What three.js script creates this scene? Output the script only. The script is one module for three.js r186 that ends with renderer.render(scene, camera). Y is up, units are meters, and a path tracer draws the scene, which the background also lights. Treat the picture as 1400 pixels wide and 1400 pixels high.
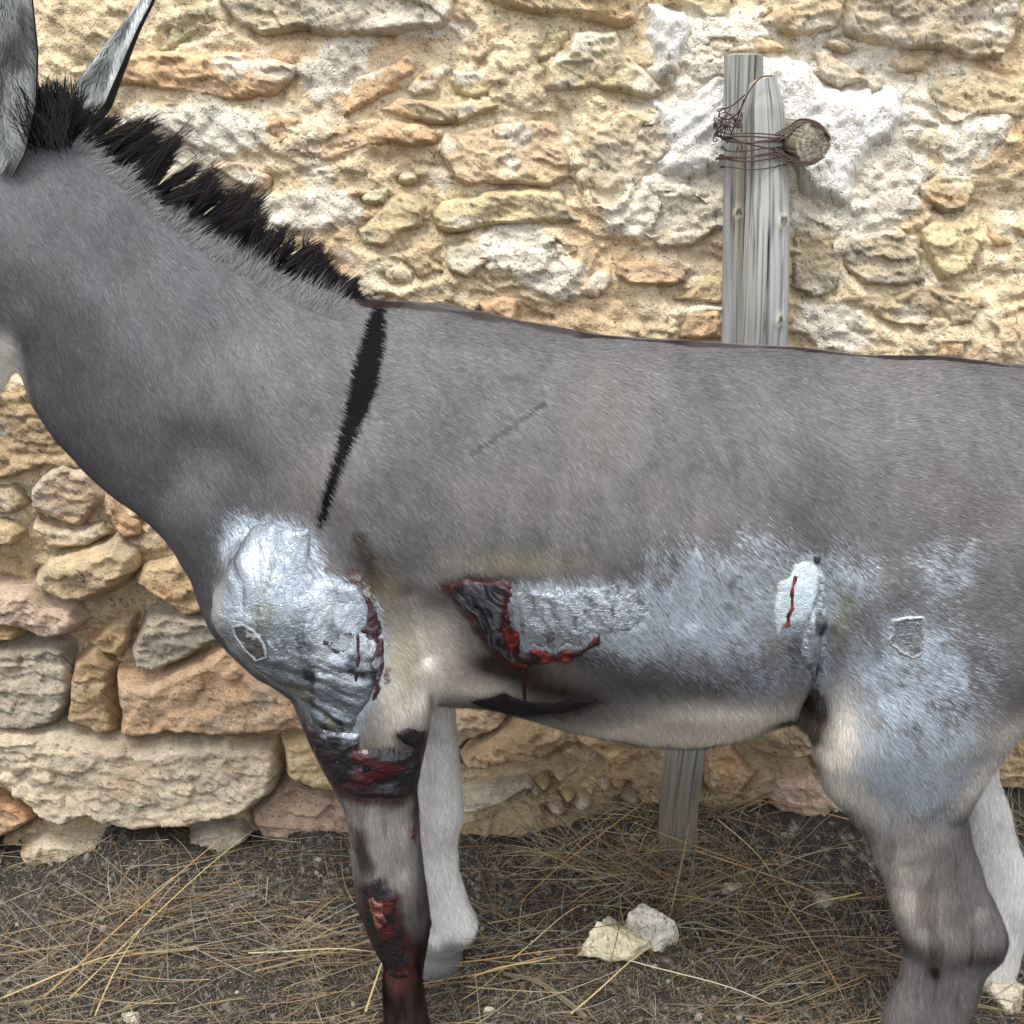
import * as THREE from 'three';

// ---------------------------------------------------------------- camera, sky, sun, exposure
const scene = new THREE.Scene();
const FOCAL = 2000, PITCH = Math.atan(556 / FOCAL), EYE = [0, 1.40, 2.78];          // photograph pixels (1400 across), metres
const camera = new THREE.PerspectiveCamera(2 * Math.atan(700 / FOCAL) * 180 / Math.PI, 1, 0.05, 200);
camera.position.set(...EYE);
camera.rotation.x = -PITCH;
{
  const W = 64, H = 32, d = new Float32Array(W * H * 4);                               // bright overcast sky
  for (let j = 0; j < H; j++) for (let i = 0; i < W; i++) {
    const e = Math.max(0, Math.sin(((j + 0.5) / H - 0.5) * Math.PI)), k = (0.50 + 1.0 * e) * 1.09, o = (j * W + i) * 4;
    d[o] = k * 0.95; d[o + 1] = k * 0.99; d[o + 2] = k * 1.07; d[o + 3] = 1;
  }
  const sky = new THREE.DataTexture(d, W, H, THREE.RGBAFormat, THREE.FloatType);
  sky.mapping = THREE.EquirectangularReflectionMapping; sky.magFilter = THREE.LinearFilter; sky.needsUpdate = true;
  scene.background = sky; scene.environment = sky;
}
const sun = new THREE.DirectionalLight(new THREE.Color(1, 0.95, 0.86), 1.2);
sun.position.set(-1.2, 5.2, 2.6);
sun.castShadow = true; sun.shadow.radius = 26; sun.shadow.mapSize.set(2048, 2048);
Object.assign(sun.shadow.camera, { left: -3, right: 3, top: 3, bottom: -3, near: 0.5, far: 14 });
scene.add(sun);
const EXPOSURE = 2.3;

// ---------------------------------------------------------------- helpers
let seed = 12345;
const rnd = () => { seed = (seed + 0x6d2b79f5) | 0; let t = Math.imul(seed ^ (seed >>> 15), 1 | seed); t = (t + Math.imul(t ^ (t >>> 7), 61 | t)) ^ t; return ((t ^ (t >>> 14)) >>> 0) / 4294967296; };
const rr = (a, b) => a + (b - a) * rnd();
const gauss = () => (rnd() + rnd() + rnd() - 1.5) * 1.15;
const clamp = (x, a = 0, b = 1) => Math.min(b, Math.max(a, x));
const ss = (x, a, b) => { const t = clamp((x - a) / (b - a)); return t * t * (3 - 2 * t); };
const mix = (a, b, t) => a + (b - a) * t;
const mix3 = (a, b, t) => [mix(a[0], b[0], t), mix(a[1], b[1], t), mix(a[2], b[2], t)];
const mul3 = (a, k) => [a[0] * k, a[1] * k, a[2] * k];
const hash = (x, y, z) => { let h = Math.imul(x, 374761393) ^ Math.imul(y, 668265263) ^ Math.imul(z, 1274126177); h = Math.imul(h ^ (h >>> 13), 1103515245); h = Math.imul(h ^ (h >>> 15), 2246822519); return ((h ^ (h >>> 16)) >>> 0) / 4294967296; };
function noise(x, y, z = 0) {
  const X = Math.floor(x), Y = Math.floor(y), Z = Math.floor(z); x -= X; y -= Y; z -= Z;
  const u = x * x * (3 - 2 * x), v = y * y * (3 - 2 * y), w = z * z * (3 - 2 * z);
  const a = mix(mix(hash(X, Y, Z), hash(X + 1, Y, Z), u), mix(hash(X, Y + 1, Z), hash(X + 1, Y + 1, Z), u), v);
  const b = mix(mix(hash(X, Y, Z + 1), hash(X + 1, Y, Z + 1), u), mix(hash(X, Y + 1, Z + 1), hash(X + 1, Y + 1, Z + 1), u), v);
  return mix(a, b, w) * 2 - 1;
}
function fbm(x, y, z = 0, o = 4) { let s = 0, a = 0.55; for (let i = 0; i < o; i++) { s += a * noise(x, y, z); a *= 0.5; x = x * 2.03 + 7.1; y = y * 2.03 + 3.7; z = z * 2.03 + 1.3; } return s; }
const ridge = (x, y, z = 0, o = 3) => { let s = 0, a = 0.5; for (let i = 0; i < o; i++) { s += a * (1 - 2 * Math.abs(noise(x, y, z))); a *= 0.5; x = x * 2.1 + 5.2; y = y * 2.1 + 1.9; z = z * 2.1 + 2.2; } return s; };
// where the sight line through a photograph pixel meets the upright plane at depth z
const CP = Math.cos(PITCH), SP = Math.sin(PITCH);
function ray(px, py) { const a = px - 700, b = 700 - py; return [a, -SP * FOCAL + b * CP, -CP * FOCAL - b * SP]; }
function at(px, py, z) { const d = ray(px, py), t = (z - EYE[2]) / d[2]; return [EYE[0] + d[0] * t, EYE[1] + d[1] * t]; }
function atGround(px, py) { const d = ray(px, py); let x = 0, z = 0, h = -0.1; for (let k = 0; k < 6; k++) { const t = (h - EYE[1]) / d[1]; x = EYE[0] + d[0] * t; z = EYE[2] + d[2] * t; h = groundY(x, z); } return [x, z]; }
const pairs = (a, z) => { const o = []; for (let i = 0; i < a.length; i += 2) o.push(at(a[i], a[i + 1], z)); return o; };
// signed distance to a polygon, positive inside
function sd(p, x, y) {
  let d = 1e9, inside = false;
  for (let i = 0, j = p.length - 1; i < p.length; j = i++) {
    const ax = p[j][0], ay = p[j][1], bx = p[i][0], by = p[i][1], ex = bx - ax, ey = by - ay, wx = x - ax, wy = y - ay;
    const t = clamp((wx * ex + wy * ey) / (ex * ex + ey * ey + 1e-12)), qx = wx - ex * t, qy = wy - ey * t;
    d = Math.min(d, qx * qx + qy * qy);
    if ((ay > y) !== (by > y) && x < (ex * (y - ay)) / (by - ay) + ax) inside = !inside;
  }
  return inside ? Math.sqrt(d) : -Math.sqrt(d);
}
const box2 = (p, m) => { let a = 1e9, b = 1e9, c = -1e9, d = -1e9; for (const [x, y] of p) { a = Math.min(a, x); b = Math.min(b, y); c = Math.max(c, x); d = Math.max(d, y); } return [a - m, b - m, c + m, d + m]; };
const counts = {};
const numbered = (n) => { counts[n] = (counts[n] ?? -1) + 1; return counts[n] ? n + '_' + String(counts[n]).padStart(3, '0') : n; };
function thing(name, label, category, base = [0, 0, 0], group) {
  const g = new THREE.Group(); g.name = numbered(name); g.position.set(...base); g.userData = { label, category };
  if (group) g.userData.group = group;
  scene.add(g); return g;
}
function part(parent, name, geometry, material, label) {                                // geometry is given in world metres
  let o = parent, p = new THREE.Vector3();
  while (o && o !== scene) { p.add(o.position); o = o.parent; }
  geometry.translate(-p.x, -p.y, -p.z);
  const m = new THREE.Mesh(geometry, material); m.name = name; if (label) m.userData.label = label;
  parent.add(m); return m;
}
function geo(pos, idx, col, uv, nor) {
  const g = new THREE.BufferGeometry();
  g.setAttribute('position', new THREE.BufferAttribute(pos instanceof Float32Array ? pos : new Float32Array(pos), 3));
  g.setIndex(new THREE.BufferAttribute(idx instanceof Uint32Array ? idx : new Uint32Array(idx), 1));
  if (col) g.setAttribute('color', new THREE.BufferAttribute(col instanceof Float32Array ? col : new Float32Array(col), 3));
  if (uv) g.setAttribute('uv', new THREE.BufferAttribute(uv instanceof Float32Array ? uv : new Float32Array(uv), 2));
  if (nor) g.setAttribute('normal', new THREE.BufferAttribute(nor instanceof Float32Array ? nor : new Float32Array(nor), 3)); else g.computeVertexNormals();
  return g;
}
// tileable detail textures: relief and tone
function detailTexture(N, f, color) {
  const d = new Uint8Array(N * N * 4);
  for (let j = 0; j < N; j++) for (let i = 0; i < N; i++) {
    const v = clamp(f(i / N, j / N)), o = (j * N + i) * 4;
    d[o] = d[o + 1] = d[o + 2] = v * 255; d[o + 3] = 255;
  }
  const t = new THREE.DataTexture(d, N, N); t.wrapS = t.wrapT = THREE.RepeatWrapping; t.magFilter = THREE.LinearFilter; t.minFilter = THREE.LinearMipmapLinearFilter; t.generateMipmaps = true;
  if (color) t.colorSpace = THREE.SRGBColorSpace;
  t.needsUpdate = true; return t;
}
const tile = (u, v, f, k, o = 3) => { let s = 0, a = 0.6; for (let q = 0; q < o; q++) { const x = u * f, y = v * f, X = Math.floor(x), Y = Math.floor(y), p = x - X, r = y - Y, h = (i, j) => hash((X + i) % f, (Y + j) % f, k + q), cu = p * p * (3 - 2 * p), cv = r * r * (3 - 2 * r); s += a * (mix(mix(h(0, 0), h(1, 0), cu), mix(h(0, 1), h(1, 1), cu), cv) * 2 - 1); a *= 0.55; f *= 2; } return s; };
const gritBump = detailTexture(512, (u, v) => 0.5 + 0.30 * tile(u, v, 12, 3, 4) + 0.25 * tile(u, v, 64, 9, 2) - 0.4 * ss(tile(u, v, 40, 17, 2), 0.3, 0.6));
const gritTone = detailTexture(512, (u, v) => 0.90 + 0.10 * tile(u, v, 10, 5, 4) + 0.12 * tile(u, v, 80, 13, 2) - 0.25 * ss(tile(u, v, 44, 21, 2), 0.35, 0.6), true);
const crackBump = detailTexture(512, (u, v) => 0.55 + 0.35 * tile(u, v, 16, 31, 3) - 0.5 * ss(Math.abs(tile(u, v, 10, 41, 3)), 0.10, 0.0) - 0.35 * ss(Math.abs(tile(u + 0.31, v, 22, 57, 2)), 0.08, 0.0));
const std = (o) => new THREE.MeshStandardMaterial({ roughness: 0.9, metalness: 0, ...o });
const M = {
  stone: std({ vertexColors: true, roughness: 0.93, map: gritTone, bumpMap: gritBump, bumpScale: 0.0022 }),
  mortar: std({ vertexColors: true, roughness: 0.96, map: gritTone, bumpMap: gritBump, bumpScale: 0.003 }),
  soil: std({ vertexColors: true, roughness: 0.97, map: gritTone, bumpMap: gritBump, bumpScale: 0.006 }),
  wood: std({ vertexColors: true, roughness: 0.85 }),
  straw: std({ vertexColors: true, roughness: 0.7 }),
  wire: std({ color: new THREE.Color().setRGB(0.07, 0.042, 0.034), roughness: 0.75, metalness: 0.3 }),
  skin: new THREE.MeshPhysicalMaterial({ vertexColors: true, roughness: 0.85, specularIntensity: 0.3 }),
  fur: new THREE.MeshPhysicalMaterial({ vertexColors: true, roughness: 0.7, specularIntensity: 0.14 }),
  mane: new THREE.MeshPhysicalMaterial({ vertexColors: true, roughness: 0.65, specularIntensity: 0.16 }),
  silverHair: std({ vertexColors: true, roughness: 0.38, metalness: 0.5 }),
  silver: new THREE.MeshPhysicalMaterial({ vertexColors: true, roughness: 0.42, metalness: 0.78, bumpMap: crackBump, bumpScale: 0.0011 }),
  chalk: std({ vertexColors: true, roughness: 0.5, metalness: 0.25, bumpMap: crackBump, bumpScale: 0.0015 }),
  wet: new THREE.MeshPhysicalMaterial({ vertexColors: true, roughness: 0.42, specularIntensity: 0.45, clearcoat: 0.28, clearcoatRoughness: 0.2, bumpMap: gritBump, bumpScale: 0.003 }),
  scab: new THREE.MeshPhysicalMaterial({ vertexColors: true, roughness: 0.75, specularIntensity: 0.35, clearcoat: 0.06, clearcoatRoughness: 0.4, bumpMap: gritBump, bumpScale: 0.003 }),
  hoof: std({ vertexColors: true, roughness: 0.55 }),
  eye: new THREE.MeshPhysicalMaterial({ color: 0x120b08, roughness: 0.1, clearcoat: 1 }),
};
// flat tapering blades gathered into one mesh
class Strands {
  constructor() { this.p = []; this.n = []; this.c = []; this.i = []; }
  blade(pts, w, side, nor, col, tip = col) {
    const e = [pts[1][0] - pts[0][0], pts[1][1] - pts[0][1], pts[1][2] - pts[0][2]], cr = cross(side, e); if (cr[0] * nor[0] + cr[1] * nor[1] + cr[2] * nor[2] < 0) side = [-side[0], -side[1], -side[2]];                                          // pts: polyline, w: half width at the root
    const n = pts.length, b = this.p.length / 3;
    for (let k = 0; k < n - 1; k++) {
      const f = k / (n - 1), h = w * (1 - 0.55 * f), c = mix3(col, tip, f), q = pts[k];
      this.p.push(q[0] - side[0] * h, q[1] - side[1] * h, q[2] - side[2] * h, q[0] + side[0] * h, q[1] + side[1] * h, q[2] + side[2] * h);
      this.n.push(...nor, ...nor); this.c.push(...c, ...c);
      if (k) { const a = b + 2 * k - 2; this.i.push(a, a + 1, a + 2, a + 1, a + 3, a + 2); }
    }
    this.p.push(...pts[n - 1]); this.n.push(...nor); this.c.push(...tip);
    const a = b + 2 * (n - 2); this.i.push(a, a + 1, a + 2);
  }
  build() { return geo(this.p, this.i, this.c, null, this.n); }
}
const norm = (v) => { const l = Math.hypot(v[0], v[1], v[2]) || 1; return [v[0] / l, v[1] / l, v[2] / l]; };
const cross = (a, b) => [a[1] * b[2] - a[2] * b[1], a[2] * b[0] - a[0] * b[2], a[0] * b[1] - a[1] * b[0]];
// coordinates that are dense inside [a, b] and widen outside it
function spread(lo, a, b, hi, step) {
  const o = []; let s = step;
  for (let x = a; x > lo; s *= 1.35) { x -= s; o.unshift(Math.max(x, lo)); }
  for (let x = a; x < b; x += step) o.push(x);
  s = step;
  for (let x = b; ; s *= 1.35) { o.push(Math.min(x, hi)); if (x >= hi) break; x += s; }
  return o;
}
function sheet(us, vs, f, uvScale) {                                                   // f(u, v) -> [x, y, z, r, g, b]
  const nu = us.length, nv = vs.length, pos = new Float32Array(nu * nv * 3), col = new Float32Array(nu * nv * 3), uv = new Float32Array(nu * nv * 2), idx = new Uint32Array((nu - 1) * (nv - 1) * 6);
  for (let j = 0, k = 0; j < nv; j++) for (let i = 0; i < nu; i++, k++) {
    const r = f(us[i], vs[j], i, j); pos.set([r[0], r[1], r[2]], k * 3); col.set([r[3], r[4], r[5]], k * 3); uv.set([us[i] / uvScale, vs[j] / uvScale], k * 2);
  }
  for (let j = 0, o = 0; j < nv - 1; j++) for (let i = 0; i < nu - 1; i++, o += 6) { const a = j * nu + i; idx.set([a, a + 1, a + nu, a + 1, a + nu + 1, a + nu], o); }
  return geo(pos, idx, col, uv);
}
// a lump of stone or plaster: a height field over a polygon, its rim sunk into what carries it
function lump(poly, step, surface, rim = 0.012) {                                       // surface(x, y, d) -> [z, r, g, b]
  const [x0, y0, x1, y1] = box2(poly, rim + step), nx = Math.ceil((x1 - x0) / step) + 1, ny = Math.ceil((y1 - y0) / step) + 1;
  const id = new Int32Array(nx * ny).fill(-1), dd = new Float32Array(nx * ny), pos = [], col = [], uv = [], idx = [];
  for (let k = 0; k < nx * ny; k++) dd[k] = sd(poly, x0 + (k % nx) * step, y0 + Math.floor(k / nx) * step);
  for (let k = 0; k < nx * ny; k++) {
    if (dd[k] < -rim) continue;
    const x = x0 + (k % nx) * step, y = y0 + Math.floor(k / nx) * step, r = surface(x, y, dd[k]);
    if (!r) continue;
    id[k] = pos.length / 3; pos.push(x, y, r[0]); col.push(r[1], r[2], r[3]); uv.push((x + 0.4 * r[0]) / 0.22, (y - 1.2 * r[0]) / 0.22);
  }
  for (let j = 0; j < ny - 1; j++) for (let i = 0; i < nx - 1; i++) {
    const a = id[j * nx + i], b = id[j * nx + i + 1], c = id[(j + 1) * nx + i], d = id[(j + 1) * nx + i + 1];
    if (a >= 0 && b >= 0 && c >= 0) idx.push(a, b, c); if (b >= 0 && c >= 0 && d >= 0) idx.push(b, d, c);
  }
  return geo(pos, idx, col, uv);
}

// ---------------------------------------------------------------- ground
const groundY = (x, z) => -0.095 - 0.11 * clamp(z, -0.3, 0.9) + 0.10 * ss(x, 0.0, 0.4) * ss(z, 0.34, 0.0) - 0.02 * ss(-x, 0.4, 1) - 0.10 * ss(x, 0.1, 0.8) * ss(z, 0.25, 0.75);
const soilY = (x, z) => groundY(x, z) + 0.05 * (0.5 + fbm(x * 5, 3, 88, 3)) * ss(z, 0.16, 0.0) + 0.02 * fbm(x * 3, z * 3, 1, 3) + 0.010 * fbm(x * 18, z * 18, 4, 3) + 0.005 * fbm(x * 70, z * 70, 6, 2);
{
  const g = sheet(spread(-60, -1.3, 1.3, 60, 0.007), spread(-0.3, -0.05, 1.35, 60, 0.008).reverse(), (x, z) => {
    const far = ss(Math.hypot(x, z - 0.6), 2, 6), t = fbm(x * 9, z * 9, 8, 4), sp = ss(noise(x * 120, z * 120, 3), 0.45, 0.8) * (1 - far);
    let c = mix3([0.016, 0.014, 0.013], [0.038, 0.032, 0.026], 0.5 + 0.5 * t); c = mix3(c, [0.30, 0.27, 0.22], sp * 0.8); c = mix3(c, [0.14, 0.12, 0.085], far);
    return [x, soilY(x, z) * (1 - far), z, ...c];
  }, 0.3);
  const m = new THREE.Mesh(g, M.soil); m.name = 'ground'; m.userData = { kind: 'structure', label: 'dark dry soil with grit and bits of straw in front of the wall' }; scene.add(m);
}

// ---------------------------------------------------------------- rubble wall
const TONE = { orange: [0.62, 0.38, 0.20], peach: [0.66, 0.46, 0.29], yellow: [0.62, 0.49, 0.27], tan: [0.52, 0.40, 0.24], gold: [0.50, 0.36, 0.205], grey: [0.44, 0.39, 0.31], pale: [0.62, 0.54, 0.40], pink: [0.50, 0.37, 0.28], olive: [0.45, 0.40, 0.24], brown: [0.30, 0.18, 0.10], lime: [0.80, 0.76, 0.66] };
const traced = [];                                                                       // outline in photograph pixels -> on the wall
const S = (tone, proud, ...px) => { const high = px[1] < 500; traced.push({ tone, proud: high ? proud * 0.72 : proud, poly: pairs(px, proud * 0.5) }); };
S('grey', 0.035, 290, -30, 300, 0, 318, 30, 326, 38, 360, 48, 420, 42, 450, 50, 540, 48, 605, 38, 616, 25, 620, -30);
S('orange', 0.024, 142, 105, 165, 75, 205, 68, 260, 72, 330, 68, 385, 85, 410, 88, 395, 115, 375, 130, 330, 135, 270, 133, 230, 128, 190, 118, 145, 115);
S('orange', 0.018, 486, 104, 557, 71, 571, 82, 568, 100, 514, 136, 468, 161, 471, 143);
S('orange', 0.014, 550, 125, 564, 107, 607, 84, 618, 93, 593, 125, 568, 132);
S('yellow', 0.016, 618, 96, 650, 93, 686, 100, 679, 121, 650, 134, 625, 125);
S('peach', 0.014, 645, 75, 664, 39, 696, 29, 703, 43, 682, 64, 653, 93);
S('tan', 0.022, 514, 150, 546, 132, 621, 137, 661, 136, 696, 141, 664, 157, 629, 173, 586, 173, 546, 162);
S('orange', 0.020, 430, 185, 450, 171, 486, 161, 521, 162, 557, 168, 604, 175, 593, 195, 564, 204, 539, 196, 514, 200, 464, 218, 432, 221);
S('peach', 0.024, 600, 214, 604, 179, 650, 175, 707, 164, 743, 161, 764, 168, 782, 214, 779, 243, 750, 257, 700, 252, 650, 255, 625, 250, 611, 232);
S('yellow', 0.032, 593, 296, 604, 275, 639, 268, 700, 257, 764, 261, 779, 279, 807, 304, 804, 311, 754, 307, 700, 309, 650, 311, 611, 318, 596, 311);
S('olive', 0.024, 489, 314, 518, 286, 543, 257, 571, 268, 586, 282, 579, 311, 550, 321, 529, 343, 496, 336);
S('olive', 0.010, 487, 271, 504, 254, 536, 254, 525, 280, 496, 282);
S('peach', 0.016, 546, 346, 575, 332, 607, 332, 593, 354, 607, 371, 575, 382, 557, 364);
S('pale', 0.012, 608, 332, 676, 326, 664, 362, 640, 380, 610, 372);
S('yellow', 0.050, 654, -40, 656, 0, 693, 13, 754, 21, 807, 27, 846, 38, 871, 29, 875, 11, 868, -40);
S('yellow', 0.034, 741, 121, 746, 89, 771, 68, 786, 43, 843, 42, 854, 71, 879, 89, 896, 107, 914, 125, 893, 137, 843, 125, 807, 120, 764, 129);
S('olive', 0.016, 732, 75, 746, 42, 779, 38, 782, 54, 761, 75, 736, 86);
S('orange', 0.018, 839, 375, 846, 361, 893, 357, 939, 371, 939, 386, 911, 391, 861, 389);
S('orange', 0.016, 789, 393, 804, 379, 836, 364, 839, 386, 818, 411, 793, 407);
S('orange', 0.012, 650, 412, 682, 403, 707, 411, 705, 440, 660, 440);
S('yellow', 0.028, 905, -30, 908, 5, 943, 11, 975, 28, 993, 21, 1000, 7, 996, -30);
S('tan', 0.040, 1164, -40, 1157, 39, 1179, 54, 1221, 68, 1275, 68, 1329, 84, 1371, 79, 1389, 57, 1396, 29, 1398, -40);
S('tan', 0.026, 1043, 29, 1071, 4, 1129, -12, 1157, 2, 1148, 37, 1118, 46, 1079, 50);
S('tan', 0.018, 1118, 50, 1146, 50, 1170, 66, 1164, 75, 1136, 68);
S('peach', 0.018, 1110, 66, 1129, 70, 1164, 86, 1207, 118, 1193, 129, 1182, 114, 1150, 121, 1121, 108);
S('peach', 0.022, 946, 68, 964, 39, 1007, 39, 1068, 54, 1082, 72, 1043, 74, 993, 77, 954, 100);
S('tan', 0.014, 1214, 79, 1243, 70, 1271, 82, 1264, 100, 1229, 96);
S('tan', 0.020, 1271, 96, 1311, 86, 1364, 100, 1420, 107, 1420, 161, 1346, 157, 1300, 175, 1279, 154);
S('yellow', 0.018, 1250, 200, 1264, 171, 1289, 171, 1293, 200, 1279, 214);
S('yellow', 0.016, 1286, 221, 1296, 186, 1321, 189, 1321, 214, 1304, 225);
S('olive', 0.024, 1250, 257, 1282, 232, 1329, 239, 1334, 257, 1321, 286, 1293, 295, 1268, 279);
S('yellow', 0.030, 1250, 311, 1275, 300, 1343, 286, 1350, 329, 1329, 371, 1293, 384, 1271, 361);
S('grey', 0.026, 1150, 336, 1164, 321, 1232, 304, 1257, 343, 1271, 386, 1232, 395, 1182, 393, 1157, 371);
S('orange', 0.012, 1354, 307, 1396, 332, 1379, 343, 1354, 343);
S('yellow', 0.022, 1385, 310, 1400, 295, 1440, 288, 1446, 325, 1400, 327);
S('orange', 0.014, 1275, 464, 1300, 450, 1321, 468, 1318, 490, 1280, 490);
S('pale', 0.020, 880, 245, 935, 246, 975, 262, 985, 310, 945, 338, 905, 340, 872, 318, 890, 285);
S('orange', 0.016, 936, 425, 986, 421, 990, 465, 930, 465);
S('yellow', 0.014, 921, 411, 964, 379, 990, 379, 990, 418, 946, 414);
S('orange', 0.014, 336, 189, 375, 157, 411, 157, 421, 171, 386, 200);
S('pink', 0.014, 389, 209, 402, 177, 427, 173, 427, 213);
S('peach', 0.018, 286, 229, 307, 218, 343, 221, 371, 243, 364, 261, 336, 257);
S('olive', 0.018, 214, 71, 246, 11, 290, 0, 300, 28, 264, 50, 229, 75);
S('tan', 0.016, 800, 180, 850, 152, 905, 158, 930, 200, 885, 238, 862, 280, 836, 300, 800, 290, 785, 240);
S('tan', 0.014, 1190, 415, 1260, 388, 1345, 405, 1330, 445, 1258, 452, 1195, 440);
S('tan', 0.018, 1085, 310, 1120, 290, 1145, 300, 1150, 345, 1150, 395, 1110, 408, 1080, 395);
// lower left, under the donkey's neck
S('grey', 0.030, 39, 668, 57, 646, 86, 632, 125, 646, 143, 679, 125, 707, 107, 722, 75, 712, 39, 696);
S('gold', 0.036, 36, 718, 46, 707, 100, 727, 139, 713, 148, 732, 118, 748, 64, 750);
S('gold', 0.030, -40, 703, 21, 714, 34, 729, 21, 746, -40, 757);
S('gold', 0.062, 43, 796, 64, 764, 118, 752, 161, 740, 182, 757, 180, 782, 157, 807, 121, 823, 93, 821, 64, 811);
S('orange', 0.024, 145, 681, 164, 691, 193, 714, 189, 732, 171, 737, 150, 721);
S('pink', 0.040, -40, 804, 43, 804, 64, 820, 107, 825, 114, 850, 93, 868, 68, 877, 29, 861, -40, 843);
S('orange', 0.030, -40, 846, 26, 863, 18, 876, -40, 884);
S('grey', 0.030, -40, 888, 71, 881, 89, 889, 98, 943, 79, 986, 46, 994, -40, 991);
S('gold', 0.030, 179, 796, 200, 771, 243, 765, 275, 796, 300, 839, 250, 844, 225, 821);
S('grey', 0.030, 179, 889, 200, 845, 229, 836, 290, 848, 310, 871, 257, 898, 214, 919, 186, 911);
S('gold', 0.032, 100, 905, 130, 884, 152, 912, 150, 950, 158, 1000, 140, 1003, 88, 985);
S('peach', 0.042, 156, 922, 205, 930, 262, 908, 312, 880, 350, 920, 400, 950, 430, 998, 370, 1001, 300, 1003, 240, 1000, 190, 1010, 166, 1000);
S('pale', 0.065, -40, 1000, 71, 999, 143, 1013, 200, 1020, 229, 1013, 321, 1011, 375, 1025, 384, 1057, 368, 1086, 332, 1111, 268, 1125, 193, 1134, 150, 1129, 125, 1118, 89, 1129, 54, 1114, 21, 1089, -40, 1058);
S('yellow', 0.040, 381, 1013, 418, 1004, 500, 1020, 510, 1085, 430, 1081, 391, 1061);
S('pink', 0.022, 343, 1109, 393, 1073, 461, 1089, 510, 1110, 520, 1150, 410, 1157, 357, 1150);
S('orange', 0.045, -40, 1066, 25, 1093, 51, 1118, 21, 1139, -40, 1165);
S('pale', 0.035, 25, 1164, 54, 1146, 136, 1146, 154, 1164, 118, 1182, 36, 1186);
S('grey', 0.030, 250, 1150, 280, 1132, 330, 1125, 340, 1150, 300, 1178, 265, 1175);
S('brown', 0.018, -40, 540, 50, 530, 110, 640, 60, 638, 20, 655, -40, 660);
S('gold', 0.020, -40, 664, 20, 660, 36, 690, 15, 704, -40, 698);
S('tan', 0.016, 116, 880, 150, 850, 185, 842, 176, 880, 160, 900);
// seen under the belly
S('gold', 0.045, 632, 1041, 654, 1019, 700, 994, 736, 984, 771, 994, 776, 1017, 743, 1034, 700, 1044, 657, 1053, 636, 1051);
S('gold', 0.038, 788, 1009, 821, 990, 882, 1005, 890, 1030, 846, 1046, 814, 1030);
S('pale', 0.035, 625, 1084, 686, 1069, 721, 1060, 731, 1076, 707, 1091, 657, 1109, 625, 1112);
S('pale', 0.020, 616, 985, 650, 950, 700, 950, 690, 990, 650, 1014, 622, 1012);
S('pink', 0.040, 1046, 1088, 1060, 1066, 1109, 1060, 1140, 1085, 1185, 1128, 1129, 1132, 1064, 1120);
S('pink', 0.030, 1060, 1126, 1120, 1138, 1150, 1142, 1125, 1172, 1075, 1168);
S('tan', 0.030, 1018, 985, 1090, 975, 1120, 1000, 1112, 1032, 1060, 1040, 1020, 1025);
S('tan', 0.030, 960, 1030, 1000, 1020, 1030, 1060, 1010, 1090, 965, 1085);
S('olive', 0.030, 1150, 1010, 1300, 1000, 1320, 1060, 1200, 1080, 1150, 1060);
S('tan', 0.034, 1320, 980, 1440, 960, 1450, 1060, 1340, 1070);
for (let k = 0; k < 11; k++) { const x = 728 + k * 17 + rr(-6, 6), y = 1092 + rr(-22, 18), w = rr(7, 15), h = rr(6, 11); S(['pale', 'tan', 'pink', 'gold'][k % 4], rr(0.02, 0.04), x - w, y, x - w * 0.5, y - h, x + w * 0.5, y - h * 0.8, x + w, y + h * 0.2, x + w * 0.3, y + h, x - w * 0.6, y + h * 0.7); }
const NTRACED = traced.length;
// lime plaster thrown round the tied posts and smeared in places
const plaster = [];
const L = (proud, ...px) => plaster.push({ tone: 'lime', proud, poly: pairs(px, 0), lime: true });
L(0.036, 1071, 78, 1100, 90, 1115, 112, 1150, 124, 1189, 122, 1186, 136, 1221, 114, 1243, 150, 1243, 168, 1214, 193, 1193, 200, 1171, 243, 1164, 286, 1146, 286, 1100, 271, 1082, 250, 1060, 200, 1020, 130, 1010, 84);
L(0.026, 890, 140, 921, 139, 950, 110, 1000, 84, 1030, 140, 1010, 246, 936, 246, 890, 242, 905, 195);
L(0.024, 890, 12, 936, 14, 957, 36, 943, 71, 929, 103, 893, 106, 880, 60);
const limeSmear = [[450, 108, 44, 34], [1335, 180, 40, 30], [1145, 440, 52, 30], [430, 288, 60, 26], [478, 62, 26, 20], [310, 182, 50, 30], [760, 375, 60, 36], [945, 280, 40, 34], [960, 60, 60, 40], [1225, 180, 40, 40], [870, 250, 50, 60], [1180, 270, 70, 40], [560, 30, 60, 20], [230, 165, 70, 20], [690, 330, 50, 30], [1140, 170, 130, 120], [960, 180, 60, 70]].map(([a, b, c, d]) => [...at(a, b, 0), c * 0.00139, d * 0.00139]);
const limeAt = (x, y) => { let s = 0; for (const [a, b, c, d] of limeSmear) { const u = (x - a) / c, v = (y - b) / d; s += Math.exp(-(u * u + v * v) * 0.8); } return ss(s + 0.5 * fbm(x * 22, y * 22, 91, 4), 0.40, 0.62); };
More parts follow.
